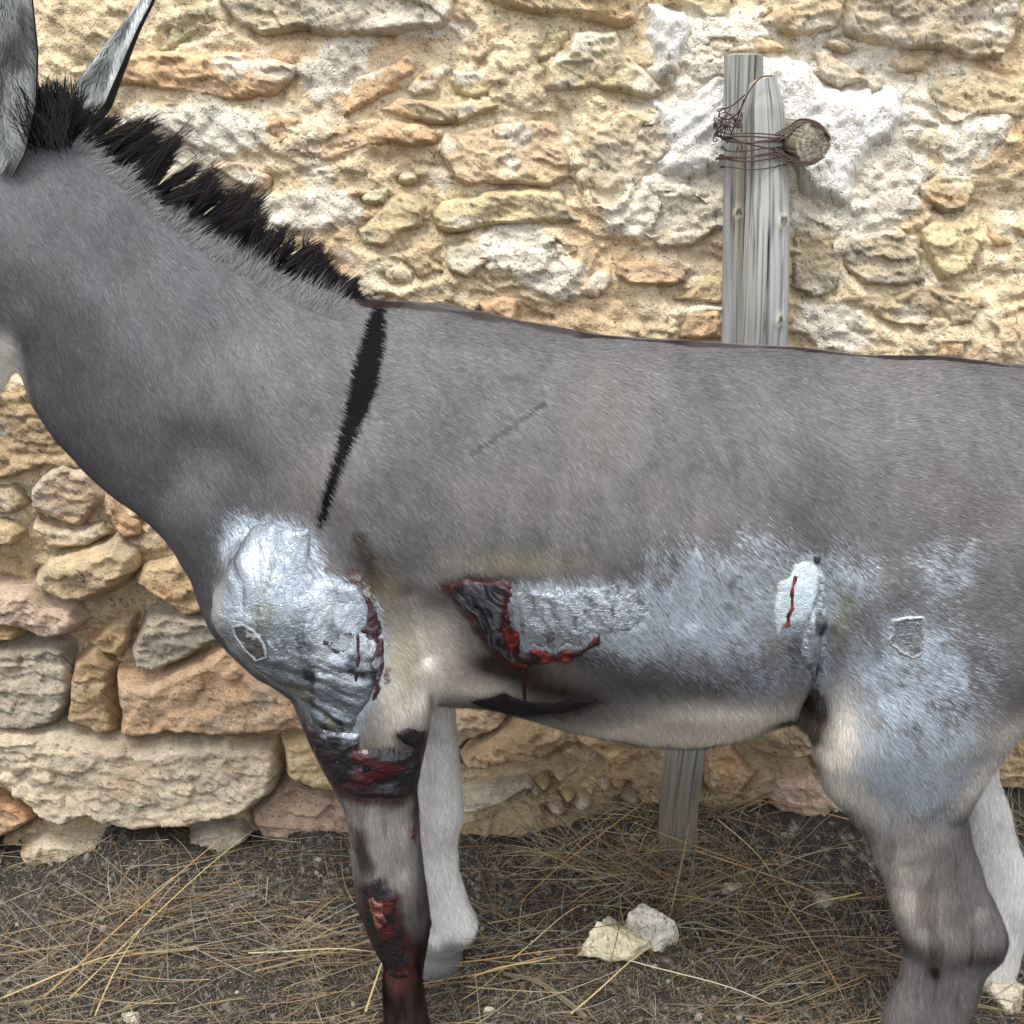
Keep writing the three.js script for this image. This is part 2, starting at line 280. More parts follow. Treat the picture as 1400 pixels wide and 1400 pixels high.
// between the traced ones: small stones half sunk in mortar, and bigger ones past the frame
const all = traced.concat(plaster);
{
  const boxes = all.map((s) => box2(s.poly, 0));
  const free = (x, y, r) => all.every((s, k) => { const b = boxes[k]; return x < b[0] - r || x > b[2] + r || y < b[1] - r || y > b[3] + r || sd(s.poly, x, y) < -r; });
  const tones = ['orange', 'tan', 'yellow', 'pale', 'peach', 'tan', 'olive', 'grey'];
  let placed = 0;
  for (let tries = 0; tries < 1500 && placed < 95; tries++) {
    const inFrame = tries < 500, px = inFrame ? rr(-20, 1420) : (rnd() < 0.5 ? rr(-420, -40) : rr(1430, 1820)), py = inFrame ? rr(0, 1120) : rr(-60, 1100);
    
    const [x, y] = at(px, py, 0), a = inFrame ? rr(0.016, 0.044) : rr(0.05, 0.10), b = a * rr(0.45, 0.8);
    if (!free(x, y, Math.max(a, b) * 0.85)) continue;
    const poly = [], n = 8, tilt = gauss() * 0.3;
    for (let k = 0; k < n; k++) { const t = k / n * 2 * Math.PI, r = rr(0.75, 1.15), u = Math.cos(t) * a * r, v = Math.sin(t) * b * r; poly.push([x + u * Math.cos(tilt) - v * Math.sin(tilt), y + u * Math.sin(tilt) + v * Math.cos(tilt)]); }
    const s = { tone: tones[Math.floor(rnd() * 8)], proud: inFrame && y > 0.6 ? rr(0.001, 0.010) : rr(0.012, 0.03), poly, soft: true };
    all.push(s); boxes.push(box2(poly, 0)); placed++;
  }
}
// broken facets: nearest of scattered centres, each with its own height and tilt
function facets(x, y, k, f) {
  x *= f; y *= f; const X = Math.floor(x), Y = Math.floor(y); let best = 9, r = 0;
  for (let j = -1; j < 2; j++) for (let i = -1; i < 2; i++) { const a = X + i + hash(X + i, Y + j, k), b = Y + j + hash(X + i, Y + j, k + 1), d = (x - a) ** 2 + (y - b) ** 2; if (d < best) { best = d; r = hash(X + i, Y + j, k + 2) - 0.5 + (x - a) * (hash(X + i, Y + j, k + 3) - 0.5) * 1.3 + (y - b) * (hash(X + i, Y + j, k + 4) - 0.5) * 1.3; } }
  return r;
}
// terraced, broken mortar face
function mortarZ(x, y) {
  const wx = x + 0.03 * fbm(x * 8, y * 8, 20, 3), wy = y + 0.03 * fbm(x * 8, y * 8, 31, 3);
  const t = 1.9 * fbm(wx * 5.5, wy * 9, 2, 4), f = Math.floor(t * 2.2), e = t * 2.2 - f;
  return 0.011 * (f + ss(e, 0.0, 0.10)) / 2.2 * 1.5 + 0.010 * fbm(x * 3, y * 3, 9, 3) + 0.0055 * fbm(x * 26, y * 30, 5, 3) + 0.0042 * fbm(x * 75, y * 75, 7, 3) - 0.008 * ss(ridge(wx * 7, wy * 12, 14, 2), 0.50, 0.66) + 0.0038 * facets(wx, wy * 1.5, 3, 26) + 0.003 * facets(wx, wy, 9, 70) - 0.002;
}
const wall = thing('rubble_wall', 'rubble stone wall of ochre and cream stones in crumbling mortar behind the donkey', 'wall', [0, 0, 0]);
{
  const xs = spread(-4.5, -1.08, 1.08, 4.5, 0.0049), ys = spread(-0.5, -0.17, 1.68, 2.7, 0.0049), nx = xs.length;
  const out = new Float32Array(nx * ys.length).fill(1), below = new Float32Array(nx * ys.length);
  const bx = (v, a) => { let lo = 0, hi = a.length - 1; while (lo < hi) { const m = (lo + hi) >> 1; if (a[m] < v) lo = m + 1; else hi = m; } return lo; };
  for (const s of all) {
    if (s.lime) continue;
    const b = box2(s.poly, 0.03), i0 = bx(b[0], xs), i1 = bx(b[2], xs), j0 = bx(b[1], ys), j1 = bx(b[3], ys);
    for (let j = j0; j < j1; j++) for (let i = i0; i < i1; i++) { const d = -sd(s.poly, xs[i], ys[j]), k = j * nx + i; if (d < out[k]) { out[k] = d; below[k] = ys[j] < (b[1] + b[3]) / 2 ? 1 : 0; } }
  }
  const g = sheet(xs, ys, (x, y, i, j) => {
    const d = out[j * nx + i], bl = below[j * nx + i], m = 0.5 + 0.5 * fbm(x * 12, y * 12, 40, 3) + 0.25 * bl;
    let z = mortarZ(x, y);
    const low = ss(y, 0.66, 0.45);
    z += 0.004 * (1 - low) * ss(d, 0.03, 0.006); z -= (0.001 + (0.014 + 0.026 * low) * ss(m, 0.58, 0.95)) * ss(d, 0.016 * (0.4 + m), 0.002);
    if (d < -0.022) z = Math.min(z, -0.03);
    const dark = ss(fbm(x * 7, y * 7, 50, 3), 0.0, 0.5), wht = ss(fbm(x * 11, y * 11, 61, 4), 0.12, 0.5);
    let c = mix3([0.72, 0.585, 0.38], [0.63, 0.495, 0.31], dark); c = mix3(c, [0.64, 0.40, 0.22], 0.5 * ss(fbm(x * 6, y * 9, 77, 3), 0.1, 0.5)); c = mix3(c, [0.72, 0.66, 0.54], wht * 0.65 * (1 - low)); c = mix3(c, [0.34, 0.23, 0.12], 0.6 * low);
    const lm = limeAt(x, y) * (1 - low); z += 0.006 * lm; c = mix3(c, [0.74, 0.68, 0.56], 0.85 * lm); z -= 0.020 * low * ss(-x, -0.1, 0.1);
    c = mul3(c, 1 + 0.16 * fbm(x * 60, y * 60, 3, 2));
    return [x, y, z, ...c];
  }, 0.22);
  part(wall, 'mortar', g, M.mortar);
  const core = new THREE.BoxGeometry(9, 3.1, 0.5); core.translate(0, 1.15, -0.33);
  part(wall, 'wall_core', core, std({ color: new THREE.Color().setRGB(0.4, 0.3, 0.18) }));
  all.forEach((s, n) => {
    const base = TONE[s.tone], k = n * 3.7, big = clamp((box2(s.poly, 0)[2] - box2(s.poly, 0)[0]) / 0.2), tilt = gauss() * 0.05, slope = gauss() * 0.10;
    const cx = (box2(s.poly, 0)[0] + box2(s.poly, 0)[2]) / 2, cy = (box2(s.poly, 0)[1] + box2(s.poly, 0)[3]) / 2;
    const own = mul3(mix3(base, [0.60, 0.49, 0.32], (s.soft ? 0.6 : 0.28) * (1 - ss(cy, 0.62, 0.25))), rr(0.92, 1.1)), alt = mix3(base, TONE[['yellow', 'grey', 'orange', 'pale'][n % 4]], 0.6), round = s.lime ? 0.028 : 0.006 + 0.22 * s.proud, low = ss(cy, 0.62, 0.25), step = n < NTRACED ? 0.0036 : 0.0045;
    const g = lump(s.poly, step, (x, y, d) => {
      const e = d + (s.soft ? 0.013 : s.lime ? 0.02 : 0.008) * fbm(x * 24, y * 24, k, 3) + 0.0012 * noise(x * 90, y * 90, k);
      let z, c;
      const ca = Math.cos(tilt), sa = Math.sin(tilt), u = (x - cx) * ca + (y - cy) * sa, v = (y - cy) * ca - (x - cx) * sa;
      const edge = Math.sqrt(ss(e, -0.3 * round, round)), m0 = Math.max(-0.004, mortarZ(cx, cy) * 0.4);
      if (s.lime) {
        const sw = x * 8 + 2.2 * fbm(x * 7, y * 7, k, 2), rg = ridge(sw * 2.2 + y * 16, y * 26 - x * 22, k, 3);
        z = m0 - 0.02 + (s.proud + 0.02) * edge + (s.proud > 0.02 ? 0.011 : 0.004) * rg * edge + 0.005 * fbm(x * 60, y * 60, k, 3) * edge;
        c = mix3([0.80, 0.77, 0.70], [0.60, 0.48, 0.32], 0.75 * ss(fbm(x * 13, y * 13, k + 9, 4), 0.02, 0.5)); c = mul3(c, 0.94 + 0.10 * rg);
      } else {
        const wu = u + 0.012 * fbm(u * 20, v * 20, k, 3), wv = v + 0.008 * fbm(u * 20, v * 20, k + 5, 3);
        const strata = fbm(wu * 7, wv * 42, k, 3), lump_ = fbm(u * 11, v * 15, k + 2, 3), t = 1.7 * fbm(wu * 9, wv * 17, k + 4, 3), tf = Math.floor(t * 2), te = t * 2 - tf;
        z = m0 - 0.022 + (s.proud + 0.022) * edge + slope * v + edge * (0.005 * lump_ * (0.6 + big) + 0.0045 * strata + 0.006 * ((tf + ss(te, 0, 0.14)) / 2) * (0.5 + big) + (0.0045 + 0.006 * big * (0.5 + 0.5 * low)) * facets(wu, wv * 1.7, n, 22) + 0.0035 * facets(wu, wv * 1.3, n + 7, 62) + 0.0022 * fbm(x * 55, y * 55, k, 3) - 0.006 * ss(ridge(wu * 10, wv * 14, k + 8, 2), 0.52, 0.72));
        c = mix3(own, alt, ss(fbm(wu * 9, wv * 16, k + 11, 3), -0.15, 0.5)); c = mix3(c, mul3(own, 0.72), 0.7 * ss(strata, 0.1, 0.5)); c = mix3(c, [0.74, 0.68, 0.56], 0.75 * ss(fbm(x * 12, y * 15, k + 21, 4), 0.22, 0.5) * (1 - 0.7 * low));
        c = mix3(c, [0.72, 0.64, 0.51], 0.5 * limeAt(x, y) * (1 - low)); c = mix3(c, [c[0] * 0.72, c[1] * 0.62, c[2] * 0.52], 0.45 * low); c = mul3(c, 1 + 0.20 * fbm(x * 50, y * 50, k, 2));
      }
      if (e < -0.3 * round) z = m0 - 0.022 + (e + 0.3 * round) * 2;
      return [z, ...c];
    });
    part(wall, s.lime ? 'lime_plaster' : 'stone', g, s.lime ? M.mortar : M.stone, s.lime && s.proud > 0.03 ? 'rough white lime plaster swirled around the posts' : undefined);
  });
}

// ---------------------------------------------------------------- donkey: outline layers blown up to a solid, joined smoothly
const ZM = 0.52;
function layer(poly, w, D, zc) { return { poly, w, D, zc, box: box2(poly, 0.12) }; }
const lerpTable = (rows, v) => { if (v <= rows[0][0]) return rows[0][1]; for (let k = 1; k < rows.length; k++) if (v <= rows[k][0]) return mix(rows[k - 1][1], rows[k][1], (v - rows[k - 1][0]) / (rows[k][0] - rows[k - 1][0])); return rows[rows.length - 1][1]; };
const Yat = (py, z) => at(700, py, z)[1];
const trunkW = [[-250, 540, .075], [-110, 400, .10], [0, 330, .088], [60, 260, .072], [140, 450, .098], [200, 320, .08], [230, 620, .105], [300, 400, .10], [330, 700, .15], [420, 520, .165], [430, 760, .195], [560, 650, .215], [560, 850, .20], [700, 700, .235], [850, 750, .242], [1000, 780, .24], [1150, 720, .222], [1300, 700, .22], [1450, 720, .20], [1600, 750, .14]].map(([a, b, w]) => [...at(a, b, ZM), w]);
const trunkWidth = (x, y) => { let s = 0, t = 0; for (const [a, b, w] of trunkW) { const d = (x - a) ** 2 + (y - b) ** 2 + 0.004, k = 1 / (d * d); s += k * w; t += k; } return s / t; };
const trunk = layer(pairs([40, 186, 80, 178, 110, 186, 150, 210, 200, 250, 250, 292, 300, 326, 350, 356, 400, 379, 450, 398, 500, 411, 560, 413, 600, 418, 700, 434, 800, 454, 900, 465, 1000, 471, 1100, 478, 1200, 484, 1300, 490, 1400, 502, 1480, 526, 1560, 580, 1615, 680, 1620, 800, 1580, 900, 1480, 965, 1380, 985, 1250, 985, 1140, 960, 1090, 968, 1040, 985, 1000, 998, 950, 1008, 870, 1004, 780, 988, 700, 968, 640, 953, 560, 950, 480, 955, 420, 945, 350, 922, 310, 880, 285, 850, 260, 790, 235, 750, 200, 712, 160, 685, 110, 640, 70, 590, 42, 545, 22, 500, 5, 535, -40, 548, -120, 566, -210, 605, -260, 645, -310, 630, -330, 580, -290, 490, -160, 310, -60, 210, 0, 186], ZM), trunkWidth, () => 0.30, () => ZM);
const ZN = 0.655, ZF = 0.395;
const rowsZ = (z, ...t) => t.map(([py, v]) => [Yat(py, z), v]).reverse();
const nfw = rowsZ(ZN, [720, .085], [880, .098], [960, .082], [1040, .066], [1150, .050], [1240, .050], [1310, .036], [1420, .033], [1500, .045]);
const nfd = rowsZ(ZN, [720, .13], [880, .12], [1000, .075], [1150, .048], [1300, .034], [1500, .04]);
const nearFore = layer(pairs([330, 735, 305, 770, 291, 830, 312, 886, 350, 925, 400, 952, 415, 985, 430, 1020, 450, 1062, 470, 1097, 482, 1150, 489, 1200, 491, 1235, 510, 1285, 528, 1315, 526, 1400, 516, 1430, 500, 1458, 604, 1458, 598, 1440, 588, 1400, 578, 1335, 582, 1290, 583, 1210, 576, 1150, 573, 1080, 580, 1010, 590, 955, 575, 880, 540, 800, 480, 750, 400, 722], ZN), (x, y) => lerpTable(nfw, y), (x, y) => lerpTable(nfd, y), () => ZN);
const ffw = rowsZ(ZF, [900, .06], [1000, .045], [1110, .043], [1160, .030], [1230, .028], [1260, .034], [1300, .03]);
const farFore = layer(pairs([545, 900, 650, 900, 622, 960, 625, 1010, 630, 1080, 634, 1112, 626, 1150, 628, 1190, 641, 1230, 653, 1258, 649, 1283, 634, 1294, 620, 1300, 600, 1312, 575, 1305, 580, 1290, 592, 1262, 586, 1235, 574, 1180, 562, 1080, 556, 980], ZF), (x, y) => lerpTable(ffw, y), () => 0.036, () => ZF);
const nhw = rowsZ(ZN, [700, .06], [850, .10], [1000, .095], [1100, .072], [1200, .050], [1290, .045], [1350, .035], [1560, .032], [1630, .045]);
const nhd = rowsZ(ZN, [700, .20], [900, .16], [1050, .11], [1150, .07], [1290, .06], [1400, .05], [1600, .045]);
const nearHind = layer(pairs([1130, 850, 1112, 930, 1108, 985, 1113, 1030, 1130, 1080, 1160, 1120, 1185, 1150, 1200, 1190, 1228, 1260, 1240, 1300, 1232, 1335, 1208, 1390, 1198, 1430, 1190, 1490, 1172, 1535, 1172, 1550, 1300, 1550, 1288, 1510, 1284, 1470, 1300, 1430, 1322, 1400, 1336, 1370, 1347, 1330, 1371, 1305, 1375, 1280, 1365, 1255, 1345, 1210, 1327, 1150, 1322, 1110, 1335, 1082, 1365, 1038, 1405, 985, 1500, 940, 1590, 860, 1590, 760, 1500, 700, 1350, 700, 1220, 760], ZN), (x, y) => lerpTable(nhw, y), (x, y) => lerpTable(nhd, y), (x, y) => ZN - 0.02 * ss(y, Yat(1000, ZN), Yat(800, ZN)));
const fhw = rowsZ(ZF, [900, .10], [1050, .06], [1150, .042], [1240, .042], [1300, .03], [1480, .03]);
const farHind = layer(pairs([1220, 930, 1480, 930, 1400, 985, 1362, 1030, 1364, 1060, 1377, 1100, 1391, 1150, 1404, 1185, 1416, 1230, 1402, 1262, 1388, 1330, 1382, 1430, 1310, 1430, 1322, 1330, 1325, 1230, 1310, 1150, 1290, 1080], ZF), (x, y) => lerpTable(fhw, y), () => 0.05, () => ZF);
const H = 0.006, GX = -1.27, GY = -0.36, GZ = 0.22, NX = 400, NY = 286, NZ = 108;
const F = new Float32Array(NX * NY * NZ).fill(0.12);
const smin = (a, b, k) => { const h = clamp(0.5 + 0.5 * (b - a) / k); return mix(b, a, h) - k * h * (1 - h); };
{
  let first = true;
  for (const [L_, k] of [[trunk, 0], [nearFore, 0.035], [farFore, 0.03], [nearHind, 0.05], [farHind, 0.04]]) {
    let d = new Float32Array(NX * NY).fill(-1);
    for (let j = 0; j < NY; j++) for (let i = 0; i < NX; i++) { const x = GX + i * H, y = GY + j * H; if (x > L_.box[0] && x < L_.box[2] && y > L_.box[1] && y < L_.box[3]) d[j * NX + i] = sd(L_.poly, x, y); }
    for (let pass = 0; pass < (first ? 4 : 2); pass++) { const e = d.slice(); for (let j = 1; j < NY - 1; j++) for (let i = 1; i < NX - 1; i++) { const o = j * NX + i; e[o] = (d[o] * 4 + d[o - 1] * 2 + d[o + 1] * 2 + d[o - NX] * 2 + d[o + NX] * 2 + d[o - NX - 1] + d[o - NX + 1] + d[o + NX - 1] + d[o + NX + 1]) / 16; } d = e; }
    for (let j = 0; j < NY; j++) for (let i = 0; i < NX; i++) {
      const dd = d[j * NX + i]; if (dd < -0.11) continue;
      const x = GX + i * H, y = GY + j * H, w = L_.w(x, y), D = L_.D(x, y), zc = L_.zc(x, y), u = Math.max(0, 1 - dd / D);
      for (let z = 0; z < NZ; z++) {
        const v = (GZ + z * H - zc) / w, q = Math.sqrt(u * u + v * v), g = Math.sqrt((u / D) ** 2 + (v / w) ** 2 + 1e-4) / (q + 1e-4), f = Math.max((q - 1) / g, -0.12), o = (z * NY + j) * NX + i;
        F[o] = first ? Math.min(f, 0.12) : smin(F[o], Math.min(f, 0.12), k);
      }
    }
    first = false;
  }
  for (let z = 0; z < NZ; z++) for (let j = 0; j < NY; j++) for (let i = 0; i < NX; i++) { const o = (z * NY + j) * NX + i; if (Math.abs(F[o]) < 0.03) { const x = GX + i * H, y = GY + j * H, w = GZ + z * H; F[o] += 0.006 * noise(x * 9, y * 9, w * 9) + 0.002 * noise(x * 26, y * 22, w * 26); } }
}
{                                                                                        // hollows and swellings of muscle, bone and fold on the near side: from, to, radius, depth
  const dents = [];
  const dent = (a, b, c, d, r, h) => dents.push([...at(a, b, 0.7), ...at(c, d, 0.7), r, h]);
  dent(1310, 1130, 1338, 1245, .014, .011); dent(1245, 1180, 1262, 1270, .014, .006); dent(540, 1105, 548, 1190, .012, .007); dent(1119, 860, 1113, 990, .013, .022); dent(560, 810, 578, 900, .016, .010); dent(290, 560, 330, 700, .05, .010); dent(530, 480, 575, 760, .05, .009); dent(1400, 950, 1285, 1110, .028, .010); dent(250, 330, 330, 520, .05, .007); dent(1150, 560, 1180, 740, .06, .012); dent(1300, 560, 1330, 640, .05, -.008); dent(420, 560, 440, 640, .06, -.010);
  for (let k = 0; k < 6; k++) dent(700 + k * 62, 640, 670 + k * 66, 830, .014, .0035);
  dent(540, 1228, 542, 1236, .03, -.007); dent(1290, 1295, 1300, 1300, .03, -.006); dent(555, 1300, 550, 1400, .010, .006); dent(520, 1300, 540, 1345, .012, .005);
  for (let j = 0; j < NY; j++) for (let i = 0; i < NX; i++) {
    const x = GX + i * H, y = GY + j * H; let s = 0;
    for (const [ax, ay, bx, by, r, h] of dents) { const ex = bx - ax, ey = by - ay, t = clamp(((x - ax) * ex + (y - ay) * ey) / (ex * ex + ey * ey)), q = ((x - ax - ex * t) ** 2 + (y - ay - ey * t) ** 2) / (r * r); if (q < 6) s += h * Math.exp(-q); }
    if (s) for (let z = 0; z < NZ; z++) { const w = ss(GZ + z * H, ZM + 0.02, ZM + 0.07); if (w) F[(z * NY + j) * NX + i] += s * w; }
  }
}
function field(x, y, z) {
  x = clamp((x - GX) / H, 0, NX - 1.001); y = clamp((y - GY) / H, 0, NY - 1.001); z = clamp((z - GZ) / H, 0, NZ - 1.001);
  const i = x | 0, j = y | 0, k = z | 0; x -= i; y -= j; z -= k;
  const o = (k * NY + j) * NX + i, p = o + NX * NY;
  return mix(mix(mix(F[o], F[o + 1], x), mix(F[o + NX], F[o + NX + 1], x), y), mix(mix(F[p], F[p + 1], x), mix(F[p + NX], F[p + NX + 1], x), y), z);
}
function gradient(x, y, z, h = 0.009) { return norm([field(x + h, y, z) - field(x - h, y, z), field(x, y + h, z) - field(x, y - h, z), field(x, y, z + h) - field(x, y, z - h)]); }
function frontZ(x, y) {                                                                 // near flank of the donkey at x, y
  let z = 0.85, f = field(x, y, z);
  for (let k = 0; k < 70; k++) { const step = Math.max(0.004, Math.min(f * 0.7, 0.02)), z2 = z - step, f2 = field(x, y, z2); if (f2 < 0) { return mix(z, z2, f / (f - f2)); } z = z2; f = f2; if (z < 0.24) return null; }
  return null;
}
function hit(px, py) {                                                                  // where a traced mark lies on the flank
  const d = ray(px, py), l = Math.hypot(...d); let t = 1.6;
  for (; t < 3; t += 0.004) if (field(EYE[0] + d[0] / l * t, EYE[1] + d[1] / l * t, EYE[2] + d[2] / l * t) < 0) return [EYE[0] + d[0] / l * t, EYE[1] + d[1] / l * t];
  return at(px, py, 0.68);
}
const marks = (a) => { const o = []; for (let i = 0; i < a.length; i += 2) o.push(hit(a[i], a[i + 1])); return o; };

// colours and marks of the coat, all in the donkey's own side plane
const stripe = marks([508, 414, 526, 414, 523, 470, 511, 540, 487, 590, 466, 640, 449, 690, 439, 718, 430, 716, 440, 670, 455, 620, 468, 560, 482, 490, 497, 440]);
const PXM = 1 / 960;
const B = (px, py, rx, ry, amp) => [...hit(px, py), rx * PXM, ry * PXM, amp];
const silverMist = [B(940, 785, 62, 50, .8), B(1000, 860, 80, 70, .75), B(900, 850, 60, 50, .8), B(1045, 800, 50, 60, .8), B(1150, 795, 42, 55, .75), B(1290, 775, 40, 42, .75), B(1235, 870, 60, 60, .5), B(1260, 905, 100, 45, .5), B(1250, 1062, 78, 78, 1.1), B(1235, 1010, 70, 50, .5), B(1300, 1030, 60, 50, .5), B(1220, 940, 70, 60, .4), B(1060, 930, 60, 45, .55), B(345, 730, 45, 30, .8), B(320, 760, 30, 40, .8), B(410, 735, 40, 30, .7), B(850, 870, 60, 40, .7), B(1310, 940, 60, 60, .35)];
const cream = [B(880, 1005, 150, 20, .7), B(985, 988, 100, 34, 1.5), B(900, 1000, 70, 24, .7), B(600, 900, 60, 80, .75), B(545, 960, 35, 60, .6), B(660, 935, 50, 30, .8), B(1140, 1010, 40, 70, .9), B(1175, 1090, 45, 40, .5), B(1215, 1160, 50, 60, .35), B(1240, 1220, 40, 60, .3), B(515, 1140, 60, 60, .3), B(740, 920, 60, 30, .2), B(1330, 1060, 60, 40, .5), B(1370, 1000, 50, 30, .4)];
const yellowish = [B(550, 900, 22, 60, .6), B(520, 800, 24, 30, .5), B(700, 765, 80, 16, .35), B(1050, 830, 24, 50, .5), B(1145, 840, 20, 40, .4), B(480, 1010, 40, 25, .3)];
const darker = [B(90, 520, 60, 130, .45), B(315, 690, 40, 60, .4), B(930, 945, 80, 24, .75), B(1010, 930, 40, 24, .4), B(1086, 890, 13, 30, .8), B(850, 925, 80, 22, .4), B(780, 905, 80, 24, .5), B(1180, 940, 50, 60, .3), B(1230, 985, 70, 40, .45), B(470, 780, 50, 30, .3), B(900, 760, 50, 30, .25), B(560, 770, 50, 50, .2), B(700, 516, 18, 5, .5), B(690, 600, 40, 10, .0)];
const bloody = [B(715, 915, 100, 34, .85), B(760, 945, 70, 20, .7), B(640, 860, 30, 40, .5), B(800, 895, 50, 14, .6), B(690, 790, 60, 10, .5), B(920, 985, 60, 16, .35), B(1115, 965, 20, 30, .9), B(1090, 985, 25, 12, .8), B(560, 1375, 55, 85, 1), B(560, 1300, 40, 40, .75), B(1114, 955, 9, 34, 1), B(1112, 1000, 5, 30, .8), B(1118, 1060, 5, 40, .7), B(1158, 1118, 8, 26, .7), B(1210, 1230, 8, 60, .4), B(588, 955, 6, 20, .7), B(1075, 985, 30, 10, .7), B(600, 815, 30, 20, .6), B(680, 905, 40, 22, .6), B(505, 800, 22, 40, .6), B(1180, 1145, 12, 40, .6), B(1245, 1290, 40, 20, .55), B(1350, 1305, 40, 18, .85), B(1275, 1325, 12, 12, 1), B(520, 1150, 60, 40, .25), B(495, 1160, 10, 50, .8), B(555, 930, 20, 60, .2), B(860, 800, 40, 12, .5)];
const blob = (list, x, y) => { let s = 0; for (const b of list) { const u = (x - b[0]) / b[2], v = (y - b[1]) / b[3], r = u * u + v * v; if (r < 6) s += b[4] * Math.exp(-r * 0.9); } return Math.min(1, s); };
const farFet = at(620, 1278, 0.42)[1], kneeY = hit(540, 1230)[1], hindX = hit(900, 900)[0];
const scarA = hit(640, 620), scarB = hit(742, 548);
const bare = [];                                                                         // patches without hair
const yTop = (x) => { for (let y = 1.35; y > 0.5; y -= 0.006) if (field(x, y, ZM) < 0) return y; return 0; };
const topLine = []; for (let i = 0; i < NX; i++) topLine.push(yTop(GX + i * H));
const headX = at(10, 400, ZM)[0], witherX = at(505, 410, ZM)[0];
function coat(x, y, z) {
  const near = z > ZM - 0.02;
  let c = [0.160, 0.151, 0.149], silver = 0, length = 0.0105;
  const n = fbm(x * 7, y * 7, z * 7, 3), n2 = noise(x * 60 + y * 25, y * 22, z * 30);
  c = mul3(c, 1 + 0.30 * n + 0.14 * n2 + 0.14 * noise(x * 260, y * 200, z * 200)); c = mix3(c, [0.160, 0.141, 0.127], 0.5 * ss(n, 0, 0.5)); c = mix3(c, [0.126, 0.131, 0.147], 0.7 * ss(x, at(470, 500, ZM)[0], at(250, 500, ZM)[0]) * (0.6 + 0.4 * n));
  const leg = ss(y, 0.58, 0.42);
  if (!near && y < 0.60) c = mix3(mix3(c, [0.80, 0.78, 0.74], ss(y, 0.60, 0.52) * (1 - 0.2 * ss(n2, 0, 1))), [0.10, 0.09, 0.085], 0.7 * ss(y + 0.01 * n2, farFet, farFet - 0.02) * ss(x, hindX, hindX - 0.1));
  if (near) {
    c = mix3(c, [0.170, 0.150, 0.141], 0.6 * leg);
    c = mix3(c, mul3(c, 0.42), blob(darker, x, y)); c = mix3(c, [0.84, 0.77, 0.66], Math.min(1, 1.25 * blob(cream, x, y)));  c = mix3(c, [0.42, 0.36, 0.10], 0.55 * blob(yellowish, x, y));
    const mat = ss(y, kneeY + 0.05, kneeY - 0.12) * ss(x, hindX, hindX - 0.1); c = mix3(c, mul3([0.027, 0.0165, 0.014], 1 + 0.7 * noise(x * 130, y * 22, 6)), clamp(0.95 * blob(bloody, x, y) + mat * (0.75 + 0.8 * noise(x * 55, y * 9, 3)) + 0.35 * ss(y, 0.42, 0.3) * ss(noise(x * 80, y * 11, 5), 0.2, 0.6)));
    const s = sd(stripe, x + gauss() * 0.0035, y + gauss() * 0.005); if (s > 0) c = [0.005, 0.005, 0.006];
    silver = blob(silverMist, x, y); silver = clamp(silver * (1.05 + 0.5 * noise(x * 38 + y * 12, y * 30, 4) + 0.35 * noise(x * 120, y * 90, 8)) - 0.10, 0, 0.85);
    for (const q of bare) if (x > q.box[0] - 0.03 && x < q.box[2] + 0.03 && y > q.box[1] - 0.03 && y < q.box[3] + 0.03) { const d = sd(q.poly, x, y) + 0.006 * noise(x * 70, y * 70, 2); if (q.silver) silver = Math.max(silver, 0.75 * ss(d, -0.016, 0.004)); else c = mix3(c, q.rim, 0.85 * ss(d, -0.014, 0.002)); }
    const ex = scarB[0] - scarA[0], ey = scarB[1] - scarA[1], t = ((x - scarA[0]) * ex + (y - scarA[1]) * ey) / (ex * ex + ey * ey), off = Math.abs((x - scarA[0]) * ey - (y - scarA[1]) * ex) / Math.hypot(ex, ey);
    if (t > 0 && t < 1 && off < 0.006 && (t < 0.25 || t > 0.65 || off < 0.003)) c = mul3(c, off < 0.0035 ? 0.6 : 1.35);
  }
  // dark line along the spine, pale throat, pale muzzle
  if (x > witherX - 0.02 && Math.abs(z - ZM - 0.012) < 0.013 + 0.009 * noise(x * 22, 3) + gauss() * 0.003 && y > topLine[clamp(Math.round((x - GX) / H), 0, NX - 1)] - 0.03) c = mix3([0.024, 0.014, 0.012], c, 0.12 + 0.35 * ss(noise(x * 14, 9), 0, 0.6));
  const jaw = ss(x, headX + 0.035, headX + 0.0) * ss(y, at(10, 425, ZM)[1], at(10, 470, ZM)[1]); c = mix3(c, [0.84, 0.80, 0.72], jaw);
  c = mix3(c, [0.62, 0.58, 0.52], ss(x, at(-200, 500, ZM)[0], at(-260, 500, ZM)[0]));
  const under = sd(trunk.poly, x, y); if (x < at(210, 700, ZM)[0] && y < 1.1) c = mix3(c, mul3(c, 1.35), ss(under, 0.012, 0.002));
  length *= 1 + 1.1 * blob(cream.slice(0, 2), x, y) + 0.5 * leg;
  return { c, silver, length };
}
const donkey = thing('donkey', 'grey donkey with black mane and shoulder stripe, wounds sprayed silver, standing side-on before the wall', 'donkey', [0, 0, ZM]);
